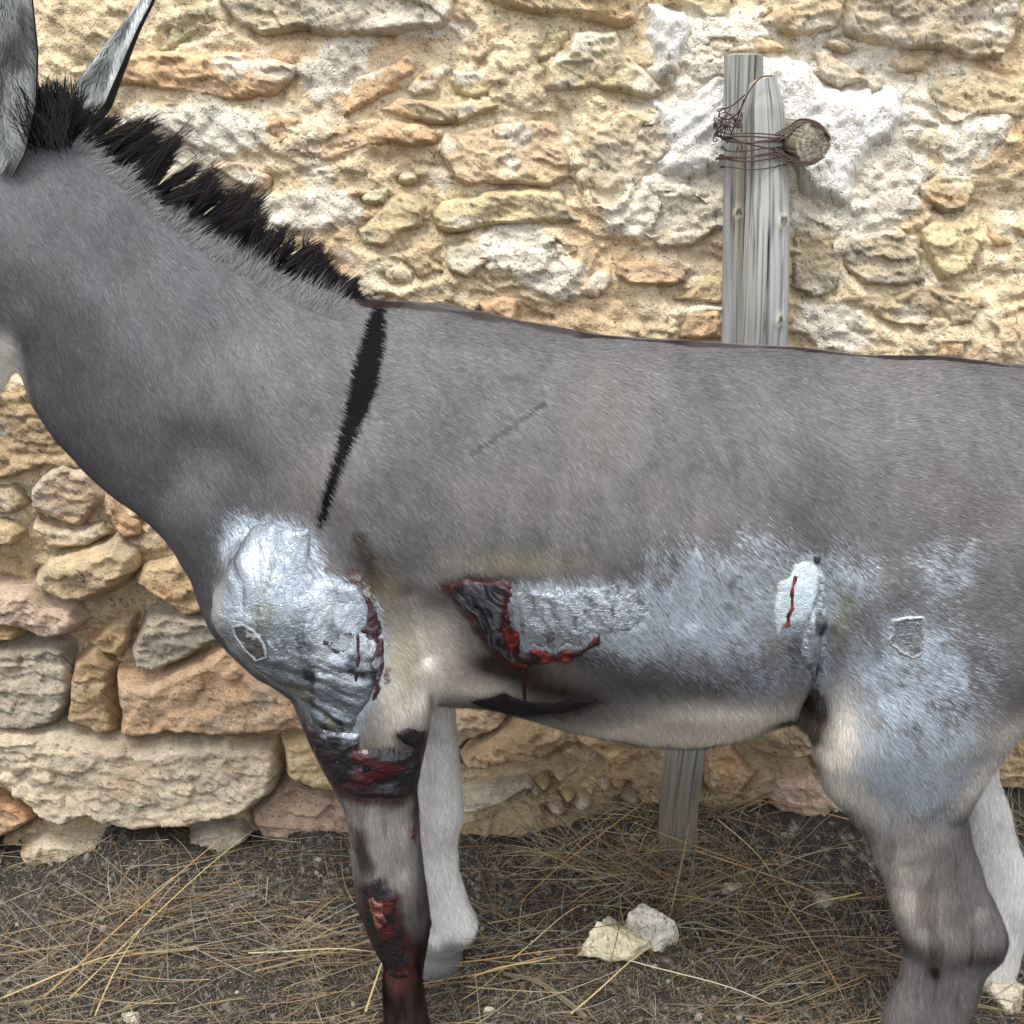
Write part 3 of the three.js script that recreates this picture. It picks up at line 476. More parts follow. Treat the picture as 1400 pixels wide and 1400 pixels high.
// sores, silver spray crusts and clots: raised pieces that follow the flank
function flankPiece(name, label, mat, px, { thick = 0.003, step = 0.0024, soft = 0.008, rag = 0.004, relief = () => 0, color, keepHair = false, sink = 0.002 }) {
  const poly = marks(px), k = px[0] * 0.13;
  if (!keepHair) bare.push({ poly, box: box2(poly, 0), silver: mat === M.silver || mat === M.chalk, rim: name === 'wound' ? [0.06, 0.022, 0.02] : [0.05, 0.04, 0.035] });
  const [x0, y0, x1, y1] = box2(poly, rag * 2 + step), nx = Math.ceil((x1 - x0) / step) + 1, ny = Math.ceil((y1 - y0) / step) + 1, id = new Int32Array(nx * ny).fill(-1), pos = [], col = [], uv = [], idx = [];
  for (let o = 0; o < nx * ny; o++) {
    const x = x0 + (o % nx) * step, y = y0 + Math.floor(o / nx) * step, d = sd(poly, x, y) + rag * fbm(x * 60, y * 60, k, 3);
    if (d < -step * 2.5) continue;
    const z = frontZ(x, y); if (z === null) continue;
    const n = gradient(x, y, z, 0.012); if (n[2] < 0.12) continue;
    const e = ss(d, -step, soft), h = -sink + (thick + sink) * Math.sqrt(e) + relief(x, y, d, k) * e, c = color(x, y, d, k, e);
    id[o] = pos.length / 3; pos.push(x + n[0] * h, y + n[1] * h, z + n[2] * h); col.push(...c); uv.push(x / 0.1, y / 0.1);
  }
  for (let j = 0; j < ny - 1; j++) for (let i = 0; i < nx - 1; i++) { const a = id[j * nx + i], b = id[j * nx + i + 1], c = id[(j + 1) * nx + i], d = id[(j + 1) * nx + i + 1]; if (a >= 0 && b >= 0 && c >= 0) idx.push(a, b, c); if (b >= 0 && c >= 0 && d >= 0) idx.push(b, d, c); }
  return part(donkey, name, geo(pos, idx, col, uv), mat, label);
}
const SV = [0.26, 0.29, 0.325], SVD = [0.05, 0.053, 0.06], BLK = [0.010, 0.008, 0.010], MAR = [0.055, 0.008, 0.010], RED = [0.14, 0.016, 0.012];
const yPatch = hit(420, 900)[1], yPatch2 = hit(420, 830)[1];
flankPiece('silver_crust', 'bright smooth silver spray over the swollen shoulder', M.silver, [345, 716, 375, 708, 400, 720, 424, 722, 428, 762, 446, 790, 490, 800, 510, 830, 521, 880, 516, 935, 500, 965, 484, 1004, 452, 1014, 428, 990, 414, 960, 384, 938, 346, 912, 316, 880, 296, 846, 296, 800, 316, 764], {
  thick: 0.004, step: 0.0019, soft: 0.014, rag: 0.005,
  relief: (x, y, d, k) => { const low = ss(y, yPatch + 0.012, yPatch - 0.012), w = y * 210 + x * 75 + 5 * fbm(x * 16, y * 16, k, 3); return low * (0.0016 * Math.sin(w) + 0.0034 * ridge(y * 42 + x * 16, x * 12, k, 3)) + (1 - low) * (0.0021 * ridge(x * 75 + 2.2 * fbm(x * 20, y * 20, k, 2), y * 11, k, 3) + 0.0012 * fbm(x * 90, y * 90, k, 2)) + 0.003 * ss(y, yPatch2 + 0.01, yPatch) * fbm(x * 50, y * 50, k, 3) + 0.004 * fbm(x * 14, y * 14, k, 2); },
  color: (x, y, d, k) => { const low = ss(y, yPatch + 0.012, yPatch - 0.012), w = y * 210 + x * 75 + 5 * fbm(x * 16, y * 16, k, 3), v = ridge(x * 75 + 2.2 * fbm(x * 20, y * 20, k, 2), y * 11, k, 3); let c = mix3(SV, [0.40, 0.435, 0.475], ss(fbm(x * 18, y * 12, k + 2, 3), 0.05, 0.5)); c = mix3(c, SVD, clamp(low * (0.3 + 0.5 * ss(-ridge(y * 42 + x * 16, x * 12, k, 3), -0.2, 0.5)) + 0.75 * ss(-v, -0.05, 0.45) * (1 - low) + 0.7 * ss(fbm(x * 30, y * 22, k, 3), 0.08, 0.42) * ss(y, yPatch2, yPatch - 0.02))); c = mix3(c, [0.20, 0.21, 0.13], 0.5 * ss(fbm(x * 22, y * 22, k + 4, 3), 0.08, 0.45)); return mix3(c, SVD, 0.55 * ss(d, 0.010, 0)); },
});
flankPiece('scab', 'dark round scab ringed with silver on the chest point', M.scab, [318, 850, 335, 846, 352, 856, 368, 876, 372, 898, 352, 904, 336, 888, 322, 868], { thick: 0.007, step: 0.0016, rag: 0.002, keepHair: true, relief: (x, y, d, k) => 0.003 * ss(d, 0.007, 0.004) + 0.002 * fbm(x * 120, y * 120, k, 3), color: (x, y, d, k) => mix3([0.055, 0.052, 0.05], [0.36, 0.38, 0.38], clamp(ss(fbm(x * 110, y * 110, k, 3), 0.15, 0.4) * 0.7 + 0.8 * ss(Math.abs(d - 0.0055), 0.0025, 0.0008))) });
flankPiece('wound', 'purple wet sore along the rear edge of the silver shoulder', M.wet, [492, 806, 508, 816, 521, 850, 527, 900, 520, 948, 508, 958, 509, 920, 500, 884, 486, 862, 496, 840], { thick: 0.0045, step: 0.0018, rag: 0.009, soft: 0.010, keepHair: true, relief: (x, y, d, k) => 0.003 * fbm(x * 80, y * 80, k, 3), color: (x, y, d, k) => mix3(mix3(MAR, [0.02, 0.014, 0.02], 0.6), [0.16, 0.15, 0.17], ss(fbm(x * 70, y * 70, k, 3), 0.02, 0.4)) });
flankPiece('scab', 'dark crusted band across the silver shoulder', M.scab, [398, 872, 430, 864, 470, 862, 492, 868, 490, 896, 462, 900, 430, 890, 404, 886], { thick: 0.0042, step: 0.0017, rag: 0.014, soft: 0.012, keepHair: true, relief: (x, y, d, k) => 0.0035 * fbm(x * 90, y * 90, k, 3), color: (x, y, d, k) => mix3([0.035, 0.032, 0.036], [0.22, 0.235, 0.26], ss(fbm(x * 80, y * 60, k, 3), -0.1, 0.25)) });
flankPiece('blood_run', 'dark run of dried blood down the silver shoulder', M.wet, [484, 866, 491, 864, 493, 900, 489, 938, 483, 936, 486, 900], { thick: 0.0056, step: 0.0012, rag: 0.004, soft: 0.004, keepHair: true, color: () => [0.022, 0.006, 0.006] });
flankPiece('scab', 'small brown scab behind the shoulder stripe', M.scab, [486, 732, 496, 736, 508, 760, 504, 774, 497, 762, 490, 748], { thick: 0.002, step: 0.0014, rag: 0.002, soft: 0.004, color: () => [0.055, 0.04, 0.032] });
flankPiece('wound', 'pink raw streak behind the silver shoulder', M.scab, [470, 775, 486, 768, 500, 784, 508, 812, 520, 850, 533, 890, 534, 930, 524, 940, 524, 890, 510, 840, 492, 806, 474, 796], { thick: 0.0010, rag: 0.012, keepHair: true, color: (x, y, d, k) => mix3([0.085, 0.04, 0.036], [0.30, 0.26, 0.23], ss(fbm(x * 70, y * 70, k, 3), -0.1, 0.3)) });
flankPiece('wound', 'dark wet open sore across the upper foreleg', M.wet, [416, 978, 432, 992, 452, 1004, 482, 1012, 486, 1022, 520, 1022, 576, 1016, 577, 1050, 566, 1078, 540, 1092, 515, 1088, 492, 1090, 466, 1078, 446, 1052, 428, 1018], { thick: 0.010, step: 0.0017, rag: 0.008, soft: 0.016, relief: (x, y, d, k) => 0.007 * fbm(x * 26, y * 30, k, 3) + 0.002 * ridge(x * 50, y * 70, k, 2), color: (x, y, d, k) => mix3(mix3(BLK, MAR, 0.8 * ss(fbm(x * 26, y * 26, k, 2), 0.0, 0.4)), RED, 0.35 * ss(d, 0.006, 0) * ss(noise(x * 40, y * 40, k), 0, 0.6)) });
flankPiece('silver_crust', 'grey silver film on the foreleg sore', M.silver, [425, 992, 470, 1000, 492, 1002, 490, 1022, 452, 1018], { thick: 0.0095, step: 0.0018, rag: 0.006, keepHair: true, relief: (x, y, d, k) => 0.004 * fbm(x * 40, y * 80, k, 3), color: (x, y, d, k) => mix3(SVD, [0.24, 0.26, 0.29], ss(fbm(x * 60, y * 110, k, 3), -0.1, 0.4)) });
flankPiece('silver_crust', 'thin dull silver sheen in the middle of the foreleg sore', M.silver, [456, 1030, 480, 1026, 520, 1030, 548, 1028, 552, 1050, 520, 1058, 490, 1062, 466, 1056], { thick: 0.0115, step: 0.0017, rag: 0.016, soft: 0.014, keepHair: true, relief: (x, y, d, k) => 0.007 * fbm(x * 34, y * 36, k, 3), color: (x, y, d, k) => mix3([0.012, 0.012, 0.016], [0.10, 0.105, 0.125], ss(fbm(x * 50, y * 50, k, 3), 0, 0.5)) });
flankPiece('scab', 'black clot at the elbow', M.wet, [540, 1000, 556, 996, 582, 996, 580, 1018, 560, 1018, 545, 1012], { thick: 0.005, step: 0.0018, rag: 0.006, color: () => BLK });
flankPiece('wound', 'black streaky wet sore behind the elbow', M.wet, [604, 797, 640, 788, 690, 794, 704, 806, 694, 832, 690, 862, 704, 890, 716, 905, 700, 910, 678, 894, 656, 872, 640, 842, 622, 818], { thick: 0.002, step: 0.0017, rag: 0.012, soft: 0.010, relief: (x, y, d, k) => 0.0045 * ridge((x + y * 0.42) * 75 + 2.5 * fbm(x * 24, y * 24, k, 2), y * 16 - x * 4, k, 3), color: (x, y, d, k) => { const s = ridge((x + y * 0.42) * 75 + 2.5 * fbm(x * 24, y * 24, k, 2), y * 16 - x * 4, k, 3); return mix3(mix3(BLK, MAR, ss(d, 0.014, 0)), [0.075, 0.072, 0.085], 0.8 * ss(s, 0.28, 0.6) * ss(d, 0.003, 0.010)); } });
flankPiece('silver_crust', 'bright silver crust on the ribs', M.silver, [694, 802, 740, 795, 790, 799, 830, 795, 872, 800, 892, 828, 884, 858, 852, 868, 815, 872, 785, 886, 745, 892, 714, 886, 702, 862, 698, 830], { thick: 0.0014, step: 0.0018, soft: 0.020, rag: 0.018, sink: 0.001, relief: (x, y, d, k) => 0.0015 * fbm(x * 120, y * 80, k, 3) + 0.001 * ridge(x * 80 + y * 40, y * 50, k, 2) + 0.0015 * fbm(x * 24, y * 24, k, 2), color: (x, y, d, k) => mix3([0.42, 0.46, 0.50], [0.12, 0.12, 0.13], clamp(0.7 * ss(fbm(x * 130, y * 80, k, 4), 0.0, 0.5) + 0.25 * ss(fbm(x * 22, y * 22, k, 2), 0, 0.4) + 0.5 * ss(d, 0.014, 0))) });
flankPiece('wound', 'red bleeding edge of the rib sore', M.wet, [686, 838, 698, 836, 706, 866, 716, 888, 760, 890, 800, 880, 820, 868, 822, 878, 796, 896, 752, 904, 722, 912, 702, 904, 692, 872], { thick: 0.005, step: 0.0016, rag: 0.013, soft: 0.010, keepHair: true, relief: (x, y, d, k) => 0.0045 * fbm(x * 80, y * 80, k, 3), color: (x, y, d, k) => mix3([0.018, 0.005, 0.005], [0.13, 0.014, 0.011], ss(fbm(x * 60, y * 60, k, 3), 0.0, 0.45)) });
flankPiece('blood_run', 'thin drip from the rib sore to the belly', M.wet, [713, 900, 719, 900, 720, 955, 715, 955], { thick: 0.004, step: 0.0012, rag: 0.001, soft: 0.002, keepHair: true, color: () => [0.03, 0.006, 0.006] });
flankPiece('scab', 'long black clot under the chest', M.scab, [640, 958, 668, 952, 690, 948, 720, 958, 760, 960, 800, 950, 818, 956, 796, 966, 770, 974, 715, 976, 690, 972], { thick: 0.006, step: 0.0019, rag: 0.006, relief: (x, y, d, k) => 0.002 * fbm(x * 70, y * 70, k, 3), color: (x, y, d, k) => mix3(BLK, [0.03, 0.008, 0.008], ss(noise(x * 50, y * 50, k), 0, 1)) });
flankPiece('silver_crust', 'white silver spray on the flank fold', M.chalk, [1050, 834, 1060, 800, 1084, 768, 1114, 756, 1124, 780, 1120, 822, 1102, 850, 1082, 858, 1060, 866], { thick: 0.002, step: 0.0017, soft: 0.014, rag: 0.011, relief: (x, y, d, k) => 0.0016 * fbm(x * 90, y * 40, k, 3) + 0.0014 * ridge(x * 80, y * 22, k, 2), color: (x, y, d, k) => mix3(mul3([0.56, 0.63, 0.68], 0.95 + 0.3 * fbm(x * 50, y * 50, k, 3)), [0.36, 0.36, 0.30], ss(d, 0.010, 0)) });
flankPiece('silver_crust', 'wrinkled grey silver fold in front of the hind leg', M.silver, [1118, 770, 1128, 790, 1132, 850, 1130, 890, 1122, 940, 1108, 930, 1094, 890, 1100, 856, 1116, 826], { thick: 0.004, step: 0.0017, rag: 0.005, relief: (x, y, d, k) => 0.0045 * ridge(x * 90 + y * 10, y * 26, k, 3), color: (x, y, d, k) => mix3([0.03, 0.03, 0.03], [0.46, 0.50, 0.54], ss(ridge(x * 90 + y * 10, y * 26, k, 3), -0.3, 0.6)) });
flankPiece('blood_run', 'bright red run on the white flank spray', M.wet, [1084, 786, 1089, 787, 1086, 800, 1087, 812, 1083, 822, 1085, 832, 1080, 842, 1082, 856, 1071, 858, 1074, 842, 1079, 830, 1079, 812, 1081, 800], { thick: 0.0042, step: 0.0011, rag: 0.004, soft: 0.004, keepHair: true, color: (x, y, d, k) => mix3([0.05, 0.012, 0.01], [0.20, 0.04, 0.025], ss(noise(x * 150, y * 150, k), -0.1, 0.5)) });
flankPiece('scab', 'small dark spot above the white flank spray', M.scab, [1112, 760, 1121, 761, 1120, 770, 1113, 769], { thick: 0.006, step: 0.0012, rag: 0.001, soft: 0.002, keepHair: true, color: () => [0.03, 0.025, 0.025] });
flankPiece('silver_crust', 'square silver scar on the thigh', M.silver, [1212, 842, 1236, 838, 1264, 840, 1268, 872, 1262, 898, 1246, 904, 1224, 892, 1214, 876], { thick: 0.0012, step: 0.0016, rag: 0.010, soft: 0.012, relief: (x, y, d, k) => 0.0035 * ss(d, 0.010, 0.006) * ss(d, -0.002, 0.003) + 0.0016 * fbm(x * 80, y * 80, k, 3), color: (x, y, d, k) => mix3([0.21, 0.22, 0.225], [0.42, 0.44, 0.44], ss(d, 0.011, 0.006) * (0.6 + 0.4 * ss(fbm(x * 70, y * 70, k, 3), -0.2, 0.3))) });
flankPiece('wound', 'deep dark knee sore', M.wet, [494, 1204, 520, 1200, 542, 1220, 546, 1262, 562, 1290, 562, 1336, 540, 1346, 526, 1316, 510, 1286, 497, 1250], { thick: 0.003, step: 0.0016, rag: 0.013, soft: 0.010, relief: (x, y, d, k) => 0.003 * fbm(x * 60, y * 60, k, 3), color: (x, y, d, k) => mix3(BLK, [0.06, 0.010, 0.009], ss(fbm(x * 40, y * 40, k, 3), 0.0, 0.4)) });
flankPiece('wound', 'orange pink raw flesh in the knee sore', M.wet, [503, 1228, 516, 1222, 530, 1236, 531, 1262, 520, 1276, 510, 1256], { thick: 0.005, step: 0.0014, rag: 0.010, relief: (x, y, d, k) => 0.006 * fbm(x * 90, y * 90, k, 3), color: (x, y, d, k) => mix3([0.17, 0.062, 0.042], [0.045, 0.010, 0.009], ss(fbm(x * 90, y * 90, k, 3), -0.1, 0.35)) });
flankPiece('scab', 'dark scratch down the forearm', M.scab, [484, 1128, 490, 1130, 498, 1156, 512, 1184, 504, 1186, 492, 1164], { thick: 0.001, step: 0.0013, rag: 0.002, soft: 0.003, color: () => [0.02, 0.016, 0.02] });

let body;
{
  const id = new Int32Array(NX * NY * NZ).fill(-1), pos = [], idx = [];
  const off = [0, 1, NX, NX + 1, NX * NY, NX * NY + 1, NX * NY + NX, NX * NY + NX + 1], edges = [[0, 1], [0, 2], [0, 4], [1, 3], [1, 5], [2, 3], [2, 6], [3, 7], [4, 5], [4, 6], [5, 7], [6, 7]];
  for (let k = 0; k < NZ - 1; k++) for (let j = 0; j < NY - 1; j++) for (let i = 0; i < NX - 1; i++) {
    const o = (k * NY + j) * NX + i; let m = 0;
    for (let c = 0; c < 8; c++) if (F[o + off[c]] < 0) m |= 1 << c;
    if (m === 0 || m === 255) continue;
    let x = 0, y = 0, z = 0, n = 0;
    for (const [a, b] of edges) if (((m >> a) & 1) !== ((m >> b) & 1)) { const t = F[o + off[a]] / (F[o + off[a]] - F[o + off[b]]); x += mix(a & 1, b & 1, t); y += mix((a >> 1) & 1, (b >> 1) & 1, t); z += mix(a >> 2, b >> 2, t); n++; }
    id[o] = pos.length / 3; pos.push(GX + (i + x / n) * H, GY + (j + y / n) * H, GZ + (k + z / n) * H);
  }
  const quad = (a, b, c, d, flip) => { if (a < 0 || b < 0 || c < 0 || d < 0) return; if (flip) idx.push(a, c, b, a, d, c); else idx.push(a, b, c, a, c, d); };
  for (let k = 1; k < NZ - 1; k++) for (let j = 1; j < NY - 1; j++) for (let i = 1; i < NX - 1; i++) {
    const o = (k * NY + j) * NX + i, s = F[o] < 0;
    if (s !== F[o + 1] < 0) quad(id[o - NX - NX * NY], id[o - NX * NY], id[o], id[o - NX], !s);
    if (s !== F[o + NX] < 0) quad(id[o - 1 - NX * NY], id[o - 1], id[o], id[o - NX * NY], !s);
    if (s !== F[o + NX * NY] < 0) quad(id[o - 1 - NX], id[o - NX], id[o], id[o - 1], !s);
  }
  const nor = new Float32Array(pos.length), col = new Float32Array(pos.length);
  for (let v = 0; v < pos.length; v += 3) { const g = gradient(pos[v], pos[v + 1], pos[v + 2]); nor.set(g, v); const k = coat(pos[v], pos[v + 1], pos[v + 2]); col.set(mix3(mul3(k.c, 0.95), [0.45, 0.49, 0.55], 0.7 * clamp(k.silver)), v); }
  body = { pos, idx, nor };
  part(donkey, 'body', geo(pos.slice(), idx, col, null, nor), M.skin);
}

// short coat: single hairs over the whole body, silver where the spray drifted
{
  const fur = new Strands(), silver = new Strands(), { pos, idx, nor } = body;
  const flow = (x, y, z) => { const leg = ss(y, 0.60, 0.45), neck = ss(x, at(420, 500, ZM)[0], at(250, 500, ZM)[0]), thigh = ss(x, at(1120, 900, .7)[0], at(1230, 900, .7)[0]); let a = -0.85 - 0.55 * leg - 0.25 * neck + 0.45 * thigh * (1 - ss(y, 0.42, 0.3)); a += 0.4 * fbm(x * 5, y * 5, z * 4, 2) + 0.16 * noise(x * 45, y * 45, 3); return [Math.cos(a), Math.sin(a), 0]; };
  for (let t = 0; t < idx.length; t += 3) {
    const a = idx[t] * 3, b = idx[t + 1] * 3, c = idx[t + 2] * 3;
    const ab = [pos[b] - pos[a], pos[b + 1] - pos[a + 1], pos[b + 2] - pos[a + 2]], ac = [pos[c] - pos[a], pos[c + 1] - pos[a + 1], pos[c + 2] - pos[a + 2]], cr = cross(ab, ac), area = Math.hypot(...cr) / 2;
    const nz = nor[a + 2], view = pos[a] > -0.84 && pos[a] < 1.0 && pos[a + 2] > 0.3;
    let dens = (view && (nz > -0.15 || nor[a + 1] > 0.2)) ? 460000 : 30000;
    let n = area * dens; n = Math.floor(n) + (rnd() < n % 1 ? 1 : 0);
    for (let k = 0; k < n; k++) {
      let u = rnd(), v = rnd(); if (u + v > 1) { u = 1 - u; v = 1 - v; }
      const x = pos[a] + ab[0] * u + ac[0] * v, y = pos[a + 1] + ab[1] * u + ac[1] * v, z = pos[a + 2] + ab[2] * u + ac[2] * v;
      if (z > ZM && bare.some((q) => x > q.box[0] && x < q.box[2] && y > q.box[1] && y < q.box[3] && sd(q.poly, x, y) > (q.silver ? 0.010 + 0.009 * noise(x * 60, y * 60, 5) : 0.006) + 0.003 * gauss())) continue;
      const N = norm([mix(nor[a], nor[b], u) * (1 - v) + nor[c] * v, mix(nor[a + 1], nor[b + 1], u) * (1 - v) + nor[c + 1] * v, mix(nor[a + 2], nor[b + 2], u) * (1 - v) + nor[c + 2] * v]);
      const q = coat(x, y, z), f = flow(x, y, z), dn = f[0] * N[0] + f[1] * N[1], g = norm([f[0] - N[0] * dn + gauss() * 0.12, f[1] - N[1] * dn + gauss() * 0.12, -N[2] * dn + gauss() * 0.08]);
      const side = norm(cross(N, g)), L = (view ? q.length : 0.022) * rr(0.75, 1.3), lift = rr(0.03, 0.13), w = (view ? 0.00046 : 0.0018) * rr(0.8, 1.3);
      const tip = [x + g[0] * L + N[0] * L * lift, y + g[1] * L + N[1] * L * lift, z + g[2] * L + N[2] * L * lift], root = [x + N[0] * 0.0003, y + N[1] * 0.0003, z + N[2] * 0.0003];
      const sn = norm([N[0] + side[0] * gauss() * 0.25 + g[0] * 0.1, N[1] + side[1] * gauss() * 0.25 + g[1] * 0.1, N[2] + side[2] * gauss() * 0.25]);
      if (rnd() < q.silver) { const s = rr(0.5, 1.0); silver.blade([root, tip], w * 1.15, side, sn, mix3(q.c, mul3([0.74, 0.835, 0.95], s), 0.45 + 0.5 * q.silver)); continue; }
      const s = rr(0.66, 1.16) + (rnd() < 0.06 ? 0.5 : 0); fur.blade([root, tip], w, side, sn, mul3(q.c, s * 0.9), mul3(q.c, s * 1.1));
    }
  }
  part(donkey, 'coat', fur.build(), M.fur).userData.kind = 'stuff';
  const sh = part(donkey, 'sprayed_coat', silver.build(), M.silverHair, 'hair dusted with silver spray'); sh.userData.kind = 'stuff';
}

// mane: stiff black tufts with a pale fringe at their roots
{
  const crest = pairs([58, 184, 110, 182, 150, 206, 200, 247, 250, 290, 300, 324, 350, 354, 400, 377, 450, 397, 492, 408], ZM), along = new THREE.CatmullRomCurve3(crest.map(([x, y]) => new THREE.Vector3(x, y, ZM)));
  const mane = new Strands(), fringe = new Strands(), P = new THREE.Vector3(), T = new THREE.Vector3();
  const lengths = [[0, .045], [.08, .07], [.15, .085], [.3, .10], [.45, .105], [.6, .10], [.8, .085], [.92, .05], [1, .015]];
  for (let k = 0; k < 170; k++) {
    const u = k / 170; along.getPoint(u, P); along.getTangent(u, T);
    const ln = lerpTable(lengths, u) * (0.88 + 0.22 * noise(u * 45, 5)) * rr(0.72, 1.08), lean = 0.12 + 0.42 * noise(u * 34, 1) + gauss() * 0.22, zl = gauss() * 0.16, nrm = [-T.y, T.x, 0];
    const tipC = [T.x * lean + nrm[0], T.y * lean + nrm[1], zl], d = norm(tipC), zr = gauss() * 0.010;
    for (let h = 0; h < 80; h++) {
      const off = gauss() * 0.0042, z0 = ZM + zr + gauss() * 0.010, L = ln * rr(0.55, 1.15), root = [P.x + T.x * off - nrm[0] * 0.008, P.y + T.y * off - nrm[1] * 0.008, z0], sp = [gauss() * 0.10, gauss() * 0.10, gauss() * 0.10];
      const q = (f, c) => [root[0] + (d[0] + sp[0] * f) * L * f - off * 0.35 * f * T.x + c * T.x, root[1] + (d[1] + sp[1] * f) * L * f - off * 0.35 * f * T.y + c * T.y, root[2] + (d[2] + sp[2] * f) * L * f];
      const b = rr(0.5, 1.5), col = [0.005 * b, 0.0045 * b, 0.005 * b], tip = rnd() < 0.16 ? [0.045, 0.028, 0.022] : col;
      mane.blade([q(0, 0), q(0.45, 0), q(0.8, 0.004), q(1, 0.010)], 0.00055, norm(cross(d, [0, 0, 1])), norm([gauss() * 0.4 - T.y * 0.4, 0.4 + gauss() * 0.3, 0.8]), col, tip);
    }
    if (u > 0.10) for (let h = 0; h < 26; h++) {
      const off = gauss() * 0.012, L = (0.006 + 0.036 * Math.pow(rnd(), 1.6)) * (0.35 + 0.8 * ss(noise(u * 46, 7), -0.3, 0.6)) * ss(u, 1.02, 0.85), root = [P.x + T.x * off - nrm[0] * rr(-0.002, 0.030), P.y + T.y * off - nrm[1] * rr(-0.002, 0.030), 0]; root[2] = (frontZ(root[0], root[1] - 0.004) ?? ZM + 0.01) + 0.001;
      const e = norm([d[0] + 0.25 + gauss() * 0.35, d[1] - 0.1 + gauss() * 0.3, 0.12 + gauss() * 0.14]), q = (f) => [root[0] + e[0] * L * f, root[1] + e[1] * L * f, root[2] + e[2] * L * f - 0.02 * f * f * L / 0.04], b = rr(0.45, 1.35);
      fringe.blade([q(0), q(0.5), q(1)], rr(0.00025, 0.0005), norm(cross(e, [0, 0, 1])), norm([0, 0.5, 0.8]), mul3([0.125, 0.119, 0.117], b), mul3([0.16, 0.152, 0.148], b));
    }
  }
  // black forelock tuft between the ears
  for (let h = 0; h < 1700; h++) {
    const [x, y] = at(rr(45, 108), 190 - 50 * Math.pow(rnd(), 1.5) + gauss() * 7, ZM), L = rr(0.012, 0.055), th = gauss() * 0.75 - 0.15, e = norm([Math.sin(th), Math.cos(th), gauss() * 0.7 + 0.3]), z = ZM + rr(-0.03, 0.055), b = rr(0.5, 1.6);
    mane.blade([[x, y - 0.01, z], [x + e[0] * L * 0.6, y + e[1] * L * 0.6, z + e[2] * L * 0.6], [x + e[0] * L, y + e[1] * L * 0.95, z + e[2] * L]], 0.0009, norm(cross(e, [0, 0, 1])), [0, 0.5, 0.86], mul3([0.006, 0.0055, 0.006], b));
  }
  part(donkey, 'mane', mane.build(), M.mane, 'stiff upright black mane');
  const f = part(donkey, 'mane_fringe', fringe.build(), M.fur, 'pale grey hair at the foot of the mane'); f.userData.kind = 'stuff';
}
// ears: cupped leaves with thickness, pale hair inside
function ear(base, tip, face, width, profile, dark, rimSide, pale = 1) {
  const ax = norm([tip[0] - base[0], tip[1] - base[1], tip[2] - base[2]]), len = Math.hypot(tip[0] - base[0], tip[1] - base[1], tip[2] - base[2]), side = norm(cross(ax, face)), f = norm(cross(side, ax));
  const nu = 36, nv = 20, pos = [], col = [], idx = [];
  for (let s = 0; s < 2; s++) for (let i = 0; i <= nu; i++) for (let j = 0; j <= nv; j++) {
    const u = i / nu, v = j / nv * 2 - 1, w = width * lerpTable(profile, u), a = v * 1.5, cup = -w * 0.9 * Math.cos(a) * (1 - 0.3 * u) - s * 0.005 * (1 - v * v * 0.9), q = w * Math.sin(a);
    for (let c = 0; c < 3; c++) pos.push(base[c] + ax[c] * len * u + side[c] * q + f[c] * cup - f[c] * 0.02 * u * u);
    const rim = ss(v * rimSide > 0 ? Math.abs(v) : 0.5 * Math.abs(v), 0.58, 0.76), inn = mix3([0.26, 0.26, 0.25], [0.10, 0.095, 0.09], ss(noise(u * 9, v * 4, s), 0, 1)); col.push(...(s ? mix3(dark, [0.012, 0.01, 0.01], rim) : mix3(inn, [0.012, 0.01, 0.012], rim)));
  }
  const row = nv + 1, sheetN = (nu + 1) * row;
  for (let s = 0; s < 2; s++) for (let i = 0; i < nu; i++) for (let j = 0; j < nv; j++) { const a = s * sheetN + i * row + j; if (s) idx.push(a, a + 1, a + row, a + 1, a + row + 1, a + row); else idx.push(a, a + row, a + 1, a + 1, a + row, a + row + 1); }
  for (let i = 0; i < nu; i++) for (const j of [0, nv]) { const a = i * row + j, b = a + sheetN; idx.push(a, b, a + row, b, b + row, a + row); }
  const e = part(donkey, 'ear', geo(pos, idx, col), M.skin), st = new Strands();
  for (let h = 0; h < 5200; h++) {
    let v = rr(-0.95, 0.95); if (v * rimSide > 0.66) v = rr(-0.6, 0.6); const u = rnd() * 0.92, w = width * lerpTable(profile, u), a = v * 1.5, L = rr(0.012, 0.034) * (1 - 0.5 * u), r = []; for (let c = 0; c < 3; c++) r.push(base[c] + ax[c] * len * u + side[c] * w * Math.sin(a) + f[c] * (-w * 0.9 * Math.cos(a) * (1 - 0.3 * u) + 0.0005 - 0.02 * u * u));
    const d = norm([ax[0] * 0.9 - side[0] * v * 0.9 + f[0] * 0.5 + gauss() * 0.3, ax[1] * 0.9 - side[1] * v * 0.9 + f[1] * 0.5 + gauss() * 0.3, ax[2] * 0.9 - side[2] * v * 0.9 + f[2] * 0.5 + gauss() * 0.3]), b = pale * rr(0.5, 1.0) * (0.35 * pale + 0.95 * ss(noise(u * 7 + 3, v * 2.4, base[2] * 50), -0.35, 0.45));
    st.blade([r, r.map((q, c) => q + d[c] * L * 0.6), r.map((q, c) => q + d[c] * L + ax[c] * L * 0.15)], 0.0006, norm(cross(d, f)), f, mul3([0.20, 0.205, 0.20], b), mul3([0.44, 0.46, 0.45], b));
  }
  part(e, 'ear_hair', st.build(), M.fur).userData.kind = 'stuff';
}
